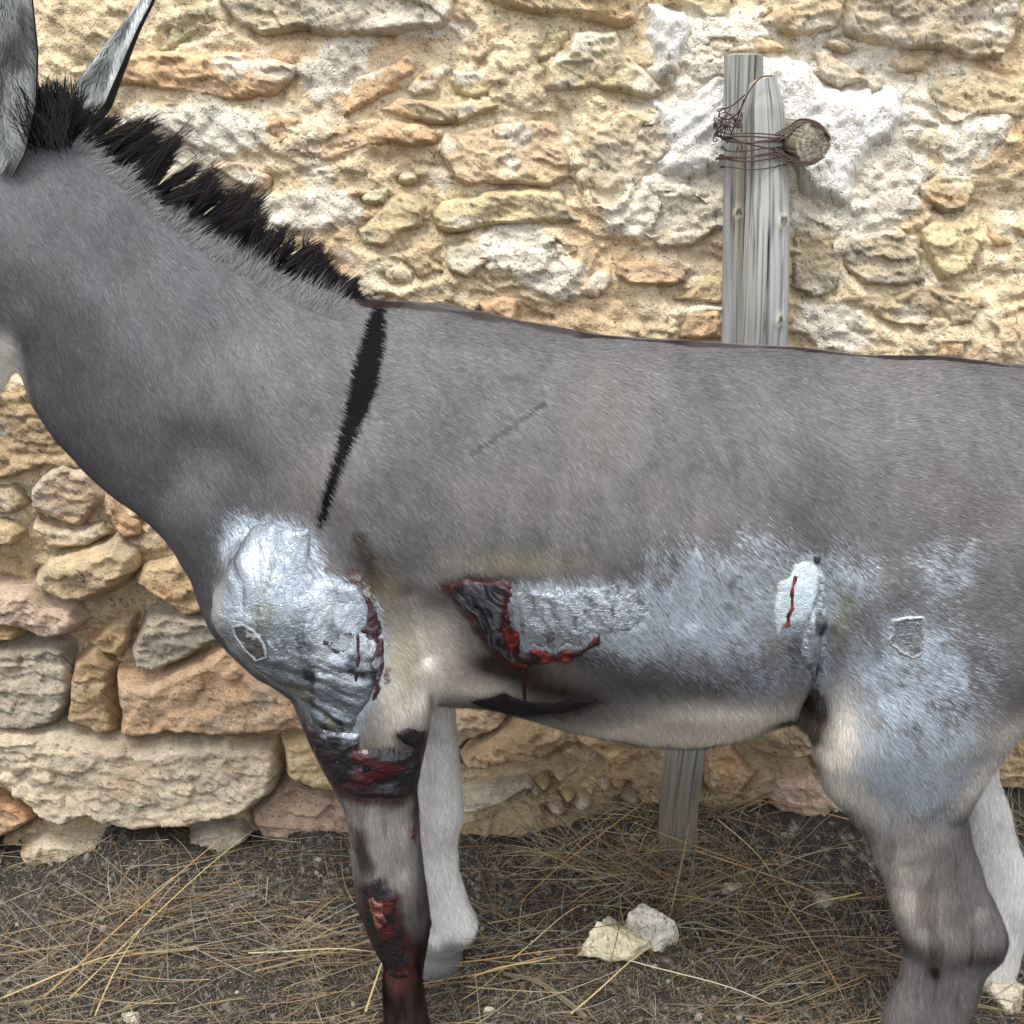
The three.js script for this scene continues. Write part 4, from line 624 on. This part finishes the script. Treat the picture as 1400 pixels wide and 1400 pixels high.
{
  const b1 = at(8, 240, 0.575), t1 = at(2, -120, 0.62), b2 = at(98, 168, 0.47), t2 = at(214, -46, 0.43);
  const leaf = [[0, .2], [.10, .62], [.3, .98], [.5, 1], [.75, .75], [.92, .4], [1, .03]];
  ear([...b1, 0.575], [...t1, 0.62], [-0.15, 0.05, 1], 0.046, leaf, [0.16, 0.14, 0.13], 1);
  ear([...b2, 0.47], [...t2, 0.43], [-0.55, 0.25, 0.80], 0.040, [[0, .85], [.2, 1], [.45, .70], [.65, .42], [.8, .28], [1, .04]], [0.02, 0.017, 0.017], 1, 1.45);
  // eyes, tail and hooves lie past the edge of the picture
  for (const z of [0.60, 0.44]) { const p = at(-100, 330, z), g = new THREE.SphereGeometry(0.02, 24, 16); g.translate(p[0], p[1], z); part(donkey, 'eye', g, M.eye); }
  const tp = [[1612, 660], [1650, 720], [1655, 850], [1640, 980]].map(([a, b]) => new THREE.Vector3(...at(a, b, ZM), ZM)), tg = new THREE.TubeGeometry(new THREE.CatmullRomCurve3(tp), 40, 0.02, 12), tail = part(donkey, 'tail', geo(tg.attributes.position.array, [...tg.index.array], new Float32Array(tg.attributes.position.count * 3).fill(0.2)), M.skin);
  const tuft = new Strands(); for (let h = 0; h < 900; h++) { const [x, y] = at(1642 + gauss() * 10, 970 + gauss() * 20, ZM), L = rr(0.12, 0.26), z = ZM + gauss() * 0.012, sx = gauss() * 0.03; tuft.blade([[x, y, z], [x + sx, y - L * 0.6, z + gauss() * 0.01], [x + sx * 0.7, y - L, z + gauss() * 0.02]], 0.001, [1, 0, 0], [0, 0.2, 1], [0.02, 0.016, 0.016]); }
  part(tail, 'tail_tuft', tuft.build(), M.mane);
  const hoof = (px, z, s) => { const p = pairs(px, z), [x0, y0, x1, y1] = box2(p, 0), g = new THREE.CylinderGeometry(0.036 * s, 0.046 * s, y1 - y0, 28, 6); const q = g.attributes.position; for (let i = 0; i < q.count; i++) { const y = q.getY(i); q.setX(i, q.getX(i) * (x1 - x0) / 0.09 * 1.05 - (0.5 - y / (y1 - y0)) * 0.012); } g.translate((x0 + x1) / 2, (y0 + y1) / 2, z); g.computeVertexNormals(); const n = q.count, c = new Float32Array(n * 3); for (let i = 0; i < n; i++) c.set(mul3([0.11, 0.105, 0.10], 1 + 0.3 * noise(q.getY(i) * 300, 2)), i * 3); g.setAttribute('color', new THREE.BufferAttribute(c, 3)); part(donkey, 'hoof', g, M.hoof); };
  hoof([500, 1428, 604, 1468], ZN, 1); hoof([570, 1290, 640, 1332], ZF, 0.95); hoof([1170, 1520, 1296, 1562], ZN, 1); hoof([1300, 1400, 1384, 1440], ZF, 0.9);
}

// ---------------------------------------------------------------- tied posts by the wall
function log(path, radius, { flat = 1, knots = [], tone = [0.36, 0.35, 0.32], grain = 1, k = 1, cut = 0.0 }) {
  const curve = new THREE.CatmullRomCurve3(path.map((p) => new THREE.Vector3(...p))), n = Math.ceil(curve.getLength() / 0.006), seg = 110, pos = [], col = [], idx = [], P = new THREE.Vector3(), T = new THREE.Vector3();
  for (let i = 0; i <= n; i++) {
    const u = i / n; curve.getPointAt(u, P); curve.getTangentAt(u, T); const t = [T.x, T.y, T.z], s = norm(cross(t, Math.abs(T.y) > 0.7 ? [0, 0, 1] : [0, 1, 0])), f = norm(cross(s, t)), len = u * n * 0.006;
    for (let j = 0; j < seg; j++) {
      const a = j / seg * 2 * Math.PI, ca = Math.cos(a), sa = Math.sin(a), g = 0.6 * fbm(ca * 5 + k, sa * 5, len * 4 + k, 3) + 0.6 * fbm(ca * 16 + k, sa * 16, len * 6, 2), crack = ss(ridge(ca * 9 + k, sa * 9, len * 2.6, 2), 0.40, 0.66) + 1.3 * ss(ridge(ca * 2.2 + k * 3, sa * 2.2, len * 1.3, 2), 0.60, 0.72);
      let r = lerpTable(radius, u) * (1 + 0.10 * noise(ca * 1.2 + k, sa * 1.2, len * 5)) + 0.0016 * g - 0.0032 * crack * grain, c = mul3(tone, 0.95 + 0.42 * g - 0.5 * crack * grain + 0.15 * noise(len * 9, k)); c = mix3(c, [c[0] * 1.1, c[1] * 1.0, c[2] * 0.8], ss(noise(ca * 2 + 5, sa * 2, len * 3 + k), 0.1, 0.7)); c = mix3(c, [0.13, 0.11, 0.075], 0.85 * ss(P.y, 0.24, 0.04));
      for (const [ku, ka, ks] of knots) { const du = (u - ku) * n * 0.006, da = Math.atan2(Math.sin(a - ka), Math.cos(a - ka)) * r, q = Math.hypot(du, da) / ks; if (q < 2) { r += 0.006 * Math.exp(-q * q * 1.5) - 0.006 * Math.exp(-q * q * 14); c = mix3(c, mul3([0.5, 0.46, 0.36], 0.8 + 0.3 * Math.cos(q * 9)), Math.exp(-q * q * 1.8)); if (q < 0.45) c = mul3(c, 0.35); } }
      for (let d = 0; d < 3; d++) pos.push(P.getComponent(d) + (s[d] * ca + f[d] * sa * flat) * r + t[d] * (i === n ? cut * ca * r : 0)); col.push(...c);
    }
  }
  for (let i = 0; i < n; i++) for (let j = 0; j < seg; j++) { const a = i * seg + j, b = i * seg + (j + 1) % seg; idx.push(a, b, a + seg, b, b + seg, a + seg); }
  const side = geo(pos, idx, col);
  const ends = [0, n].map((i) => {                                                        // weathered end grain
    const p = [], c = [], x = []; curve.getPointAt(i / n, P); curve.getTangentAt(i / n, T); const rings = 9, sgn = i ? 1 : -1;
    for (let q = 0; q <= rings; q++) for (let j = 0; j < seg; j++) { const f = 1 - q / rings, h = 0.004 * (1 - f * f) + 0.0022 * fbm(j * 0.5, q * 1.7, k + i, 2) * (q > 0 ? 1 : 0); for (let d = 0; d < 3; d++) p.push(mix(P.getComponent(d), pos[(i * seg + j) * 3 + d], f) + T.getComponent(d) * sgn * h); c.push(...mul3(mix3([0.30, 0.26, 0.18], [0.15, 0.13, 0.10], ss(noise(j * 0.45, q * 1.4, k), -0.2, 0.4)), 1 + 0.3 * Math.sin(q * 2.4))); }
    for (let q = 0; q < rings; q++) for (let j = 0; j < seg; j++) { const a = q * seg + j, b = q * seg + (j + 1) % seg; if (i) x.push(a, b, a + seg, b, b + seg, a + seg); else x.push(a, a + seg, b, b, a + seg, b + seg); }
    return geo(p, x, c);
  });
  return { side, ends };
}
function post(name, label, category, path, radius, opt) { const base = path[0], t = thing(name, label, category, base, opt.group), l = log(path, radius, opt); part(t, 'shaft', l.side, M.wood); part(t, 'end_grain', l.ends[1], M.wood); part(t, 'end_grain', l.ends[0], M.wood); return t; }
const P3 = (px, py, z) => [...at(px, py, z), z];
post('wooden_post', 'thin weathered grey post, left and taller of the two tied upright by the wall', 'post', [P3(1006, 960, 0.045), P3(1006, 640, 0.05), P3(1008, 460, 0.055), P3(1010, 300, 0.055), P3(1014, 180, 0.05), P3(1017, 76, 0.045)], [[0, .026], [.45, .028], [.75, .030], [1, .035]], { flat: 0.8, knots: [[0.78, 1.7, 0.013]], k: 3, tone: [0.27, 0.27, 0.255] });
post('wooden_post', 'thick crooked grey wooden post with knots, the right one wired to its thinner neighbour', 'post', [P3(922, 1200, 0.10), P3(934, 1060, 0.10), P3(985, 780, 0.10), P3(1034, 600, 0.105), P3(1044, 460, 0.11), P3(1048, 330, 0.11), P3(1048, 210, 0.105), P3(1044, 108, 0.10)], [[0, .040], [.15, .040], [.55, .042], [.68, .044], [.86, .040], [.97, .033], [1, .022]], { knots: [[0.845, 0.95, 0.017], [0.735, 1.05, 0.014]], k: 9, tone: [0.30, 0.298, 0.28], cut: 0.25 });
post('log_stub', 'short round log end with cracked grain sticking out beside the tied posts', 'log', [P3(1064, 186, 0.075), P3(1085, 190, 0.10), P3(1112, 196, 0.155)], [[0, .034], [1, .036]], { k: 15, tone: [0.20, 0.17, 0.12] });
{
  const t = thing('binding_wire', 'rusty tangled wire wound round the two posts and the log end', 'wire', P3(1040, 195, 0.1));
  const run = (pts, r = 0.0013) => { const c = new THREE.CatmullRomCurve3(pts.map((p) => new THREE.Vector3(...p))); part(t, 'wire_strand', new THREE.TubeGeometry(c, pts.length * 8, r, 6), M.wire); };
  for (let k = 0; k < 10; k++) {                                                         // turns round both posts and the log
    const y = 182 + k * 4 + gauss() * 6, pts = [], tilt = gauss() * 20, wide = rr(0, 1), ph = rr(0, 6); for (let q = 0; q < 18; q++) { const a = q / 18 * 2 * Math.PI, px = 1036 - (49 + 9 * wide) * Math.cos(a), f = Math.sin(a); pts.push(P3(px + gauss() * 1.5, y + tilt * (q < 9 ? q / 9 - 0.5 : 1.5 - q / 9) + 5 * Math.max(0, f) + 2 * Math.sin(a * 3 + ph), f > 0 ? 0.065 + 0.086 * Math.pow(f, 0.7) * ss(px, 985, 1030) + 0.03 * ss(px, 1030, 1000) + gauss() * 0.0012 : 0.055 + 0.04 * f)); } run(pts.concat([pts[0]]), rr(0.0011, 0.0017));
  }
  for (const [dy, w] of [[0, 0], [4, 3], [9, 6], [-3, -2]]) { run([P3(1060, 186 + dy, 0.145), P3(1078, 176 + dy, 0.15), P3(1094, 165 + dy * 0.7, 0.155), P3(1116, 168 + dy * 0.5, 0.165), P3(1128 + w, 178 + dy, 0.16), P3(1130, 196, 0.13)]); run([P3(1058, 205 + dy, 0.148), P3(1074, 214 + dy, 0.155), P3(1090, 221 + dy * 0.5, 0.16), P3(1108, 222 + dy * 0.4, 0.16), P3(1122 + w, 214, 0.14)]); }
  for (let k = 0; k < 9; k++) { const pts = []; let px = 992 + gauss() * 8, py = 176 + gauss() * 18; for (let q = 0; q < 9; q++) { pts.push(P3(px, py, 0.098 + rr(0, 0.022))); px = clamp(px + gauss() * 13, 976, 1014); py = clamp(py + gauss() * 14, 148, 226); } run(pts, rr(0.0009, 0.0014)); }
  run([P3(1056, 104, 0.14), P3(1042, 105, 0.14), P3(1026, 122, 0.135), P3(1016, 142, 0.125), P3(1004, 172, 0.10), P3(994, 196, 0.095)]);
  run([P3(1018, 130, 0.13), P3(1000, 145, 0.1), P3(984, 152, 0.095), P3(984, 160, 0.095), P3(996, 163, 0.098), P3(1012, 150, 0.12), P3(1017, 136, 0.13)]);
}

// ---------------------------------------------------------------- loose stones on the ground
function groundStone(label, px, py, w, h, tone, group) {
  const [x, z] = atGround(px, py), y = soilY(x, z), g = new THREE.IcosahedronGeometry(1, 12), q = g.attributes.position, c = new Float32Array(q.count * 3), s = PXM * 1.25, k = px * 0.7;
  const planes = []; for (let i = 0; i < 11; i++) planes.push([...norm([gauss(), gauss(), gauss()]), rr(0.45, 0.95)]);
  for (let i = 0; i < q.count; i++) { const v = [q.getX(i), q.getY(i), q.getZ(i)]; let r = 1.05; for (const p of planes) { const d = p[0] * v[0] + p[1] * v[1] + p[2] * v[2]; if (d > 0.05) r = Math.min(r, p[3] / d); } r += 0.16 * fbm(v[0] * 2.4 + k, v[1] * 3, v[2] * 3, 4); q.setXYZ(i, x + v[0] * r * w * s, y + h * s * 0.25 + v[1] * r * h * s * 0.8, z + v[2] * r * w * s * 0.8); c.set(mul3(tone, 1 + 0.25 * fbm(v[0] * 3 + k, v[1] * 3, v[2] * 3, 4)), i * 3); }
  g.setAttribute('color', new THREE.BufferAttribute(c, 3)); g.deleteAttribute('normal'); const m0 = g.attributes.uv; for (let i = 0; i < m0.count; i++) m0.setXY(i, q.getX(i) / 0.2, q.getY(i) / 0.2);
  g.computeVertexNormals();
  const t = thing('ground_stone', label, 'stone', [x, y, z], group); part(t, 'stone', g, M.stone);
}
groundStone('broken cream stone in the straw, the left one of the bright pair', 836, 1298, 52, 46, [0.62, 0.55, 0.38]);
groundStone('whitish rough stone in the straw, the right one of the bright pair', 890, 1290, 38, 52, [0.62, 0.58, 0.48]);
groundStone('small pinkish stone on the ground below the foot of the crooked post', 1000, 1182, 17, 15, [0.42, 0.34, 0.27]);
groundStone('grey stone lying in the grass left of the near hind leg', 1122, 1196, 26, 15, [0.30, 0.28, 0.24]);
groundStone('pale stone beside the hock at the right edge', 1378, 1300, 24, 22, [0.52, 0.46, 0.36]);
groundStone('cream stone behind the hind foot in the bottom right corner', 1372, 1372, 34, 32, [0.55, 0.48, 0.37]);
groundStone('small white chip against the wall foot under the belly', 1020, 1050, 18, 10, [0.55, 0.52, 0.45]);
groundStone('small pale pebble at the bottom edge left of the near foreleg', 182, 1392, 16, 9, [0.50, 0.45, 0.36]);
groundStone('small yellowish pebble left of the cream stone at the bottom edge', 668, 1388, 9, 8, [0.5, 0.46, 0.36]);
// ---------------------------------------------------------------- straw, twig, litter, grit
{
  const straw = new Strands(), litter = new Strands();
  const tone = () => { const r = rnd(), b = rr(0.35, 0.85); return r < 0.22 ? mul3([0.19, 0.10, 0.035], b) : r < 0.58 ? mul3([0.29, 0.215, 0.095], b) : r < 0.74 ? mul3([0.26, 0.235, 0.18], b) : mul3([0.10, 0.055, 0.028], b); };
  const stalk = (x, z, a, L, rise, w, c, lift = 0.006) => { const pts = [], n = 7, bend = gauss() * 0.35; for (let k = 0; k <= n; k++) { const f = k / n, b = a + bend * (f - 0.5), X = x + Math.cos(b) * L * f, Z = z + Math.sin(b) * L * f; pts.push([X, Math.max(soilY(X, Z) + 0.002, soilY(x, z) + lift + rise * L * f * (1 - 0.35 * f)), Z]); } const d = [Math.cos(a), rise, Math.sin(a)]; const s = norm(cross(d, [0, 0.75, 0.66])); straw.blade(pts, w, s, norm([gauss() * 0.2, 0.75, 0.66]), c, mul3(c, 1.1)); };
  const ok = (z) => z > 0.015 && z < 1.3;
  for (let k = 0; k < 1250; k++) { const [x, z] = atGround(rr(-80, 1480), rr(1165, 1480)); if (!ok(z)) continue; const dens = 0.5 + 0.5 * fbm(x * 4, z * 4, 70, 3); if (rnd() > dens * 1.6 - 0.35) continue; stalk(x, z, (rnd() < 0.65 ? gauss() * 0.5 - 0.35 : rr(0, 6.28)) + (rnd() < 0.5 ? Math.PI : 0), rr(0.05, 0.26), rr(-0.02, 0.16), rr(0.0006, 0.0013), tone(), rr(0.002, 0.02)); }
  for (const [px, py, n, L, sp] of [[720, 1110, 90, .12, 60], [850, 1120, 130, .13, 60], [1010, 1080, 90, .14, 40], [900, 1150, 120, .16, 80], [660, 1150, 70, .12, 30], [850, 1190, 150, .20, 70], [760, 1180, 90, .16, 50], [960, 1250, 110, .20, 70], [930, 1120, 70, .12, 45], [1000, 1110, 40, .14, 40], [780, 1110, 60, .10, 50], [210, 1240, 90, .14, 60], [100, 1310, 90, .22, 90], [1060, 1290, 70, .20, 60], [760, 1120, 60, .10, 50], [1390, 1130, 70, .16, 30], [700, 1300, 40, .16, 50], [430, 1300, 60, .16, 60], [1040, 1150, 50, .26, 40]]) for (let k = 0; k < n; k++) { const [x, z] = atGround(px + gauss() * sp, py + gauss() * sp * 0.35); if (!ok(z)) continue; stalk(x, z, rr(0, 6.28), L * rr(0.4, 1.2), Math.abs(gauss()) * 0.8, rr(0.0006, 0.0012), tone()); }
  // the long stalks one sees first
  const long = (a, b, c, d, w, col, l0 = 0.012, l1 = 0.03) => { const [x, z] = atGround(a, b), [X, Z] = atGround(c, d), y0 = soilY(x, z) + l0, y1 = soilY(X, Z) + l1, pts = []; for (let k = 0; k <= 10; k++) { const f = k / 10; pts.push([mix(x, X, f), mix(y0, y1, f) + 0.015 * Math.sin(f * 3.1), mix(z, Z, f) + 0.01 * Math.sin(f * 5)]); } straw.blade(pts, w, norm(cross([X - x, y1 - y0, Z - z], [0, 0.7, 0.7])), [0, 0.75, 0.66], col); };
  const O = [0.28, 0.15, 0.05], Y = [0.35, 0.26, 0.11], W = [0.38, 0.33, 0.21];
  long(60, 1370, 345, 1150, .0017, O, .012, .05); long(95, 1372, 352, 1168, .0014, Y, .012, .05); long(0, 1368, 190, 1330, .0016, Y); long(130, 1392, 195, 1300, .0014, Y); long(500, 1402, 548, 1300, .0017, Y, .02, .06); long(600, 1330, 860, 1322, .0013, O); long(700, 1322, 800, 1260, .0013, Y); long(780, 1402, 900, 1312, .0015, Y); long(950, 1150, 1170, 1260, .0018, O, .03, .02); long(1030, 980, 1075, 1230, .0016, O, .0, .03); long(1170, 1124, 1010, 1112, .0014, O); long(850, 1320, 1060, 1400, .0013, W); long(640, 1345, 790, 1330, .0013, O); long(340, 1312, 520, 1328, .0014, W); long(980, 1120, 1060, 1210, .0014, Y); long(1180, 1200, 1090, 1270, .0014, Y); long(760, 1320, 640, 1370, .0013, Y); long(900, 1100, 700, 1270, .0013, O); long(1060, 1200, 1160, 1400, .0013, O); long(600, 1160, 720, 1120, .0012, O);
  const m = new THREE.Mesh(straw.build(), M.straw); m.name = 'dry_straw'; m.userData = { kind: 'stuff', label: 'dry ochre straw and grass stalks scattered over the soil' }; scene.add(m);
  for (let k = 0; k < 42000; k++) { const [x, z] = atGround(rr(-120, 1520), rr(1120, 1500)); if (!ok(z)) continue; const y = soilY(x, z) + rr(0.0005, 0.006), a = rr(0, 6.28), L = rr(0.006, 0.03), c = mul3(rnd() < 0.5 ? [0.05, 0.038, 0.028] : rnd() < 0.6 ? [0.115, 0.078, 0.038] : [0.17, 0.15, 0.12], rr(0.5, 1.2)); litter.blade([[x, y, z], [x + Math.cos(a) * L, y + rr(-0.001, 0.006), z + Math.sin(a) * L]], rr(0.0005, 0.0013), [-Math.sin(a), 0, Math.cos(a)], norm([gauss() * 0.3, 1, 0.3 + gauss() * 0.3]), c); }
  for (let k = 0; k < 9500; k++) { const [x, z] = atGround(rr(-100, 1500), rr(1130, 1490)); if (!ok(z)) continue; let a = rr(0, 6.28), X = x, Z = z; const pts = [], L = rr(0.02, 0.08), bend = gauss() * 0.5, n = 4, h = rr(0.002, 0.03), b = rr(0.5, 1.2); for (let q = 0; q <= n; q++) { pts.push([X, Math.max(soilY(X, Z), groundY(X, Z)) + 0.003 + h * Math.sin(q / n * 3.1), Z]); a += bend; X += Math.cos(a) * L / n; Z += Math.sin(a) * L / n; } const r = rnd(); litter.blade(pts, rr(0.0003, 0.0006), norm([-Math.sin(a) * 0.8, 0.5, Math.cos(a) * 0.4]), [gauss() * 0.2, 0.8, 0.55], mul3(r < 0.25 ? [0.20, 0.115, 0.04] : r < 0.6 ? [0.28, 0.215, 0.10] : r < 0.85 ? [0.10, 0.055, 0.025] : [0.28, 0.26, 0.21], b * 0.75)); }
  const l = new THREE.Mesh(litter.build(), M.straw); l.name = 'plant_litter'; l.userData = { kind: 'stuff', label: 'fine broken plant litter covering the dark soil' }; scene.add(l);
  const shape = new THREE.IcosahedronGeometry(1, 1), q = shape.attributes.position; for (let i = 0; i < q.count; i++) { const r = 1 + 0.35 * noise(q.getX(i) * 2 + 9, q.getY(i) * 2, q.getZ(i) * 2); q.setXYZ(i, q.getX(i) * r, q.getY(i) * r * 0.7, q.getZ(i) * r); } shape.computeVertexNormals();
  const grit = new THREE.InstancedMesh(shape, std({ roughness: 0.95 }), 5200), mx = new THREE.Matrix4(), e = new THREE.Euler(), qt = new THREE.Quaternion();
  for (let k = 0; k < 5200; k++) { let x = 0, z = -1; while (!ok(z)) [x, z] = atGround(rr(-120, 1520), rr(1130, 1500)); const s = rr(0.001, 0.003) * (rnd() < 0.04 ? 2.6 : 1); mx.compose(new THREE.Vector3(x, soilY(x, z) + s * 0.4, z), qt.setFromEuler(e.set(rr(0, 6), rr(0, 6), rr(0, 6))), new THREE.Vector3(s, s, s)); grit.setMatrixAt(k, mx); const b = rr(0.15, 0.62); grit.setColorAt(k, new THREE.Color().setRGB(0.50 * b, 0.44 * b, 0.35 * b)); }
  grit.name = 'gravel'; grit.userData = { kind: 'stuff', label: 'small grey and buff gravel on the soil' }; scene.add(grit);
  const tw = [P3(690, 1345, 0.62), P3(730, 1360, 0.64), P3(775, 1386, 0.66), P3(800, 1405, 0.67)].map((p, i) => { const [x, z] = atGround([690, 735, 775, 802][i], [1342, 1358, 1384, 1408][i]); return [x, soilY(x, z) + 0.012, z]; });
  const t = thing('twig', 'thin pinkish brown twig lying on the soil right of the near front foot', 'twig', tw[0]), lg = log(tw, [[0, .003], [.6, .0045], [1, .005]], { tone: [0.34, 0.24, 0.17], k: 31 }); part(t, 'shaft', lg.side, M.wood);
}

// ---------------------------------------------------------------- draw
scene.traverse((o) => { if (o.isMesh) { o.castShadow = true; o.receiveShadow = true; } });
const renderer = new THREE.WebGLRenderer({ antialias: true });
renderer.shadowMap.enabled = true;
renderer.toneMapping = THREE.LinearToneMapping;
renderer.toneMappingExposure = EXPOSURE;
renderer.setSize(1024, 1024);
renderer.render(scene, camera);
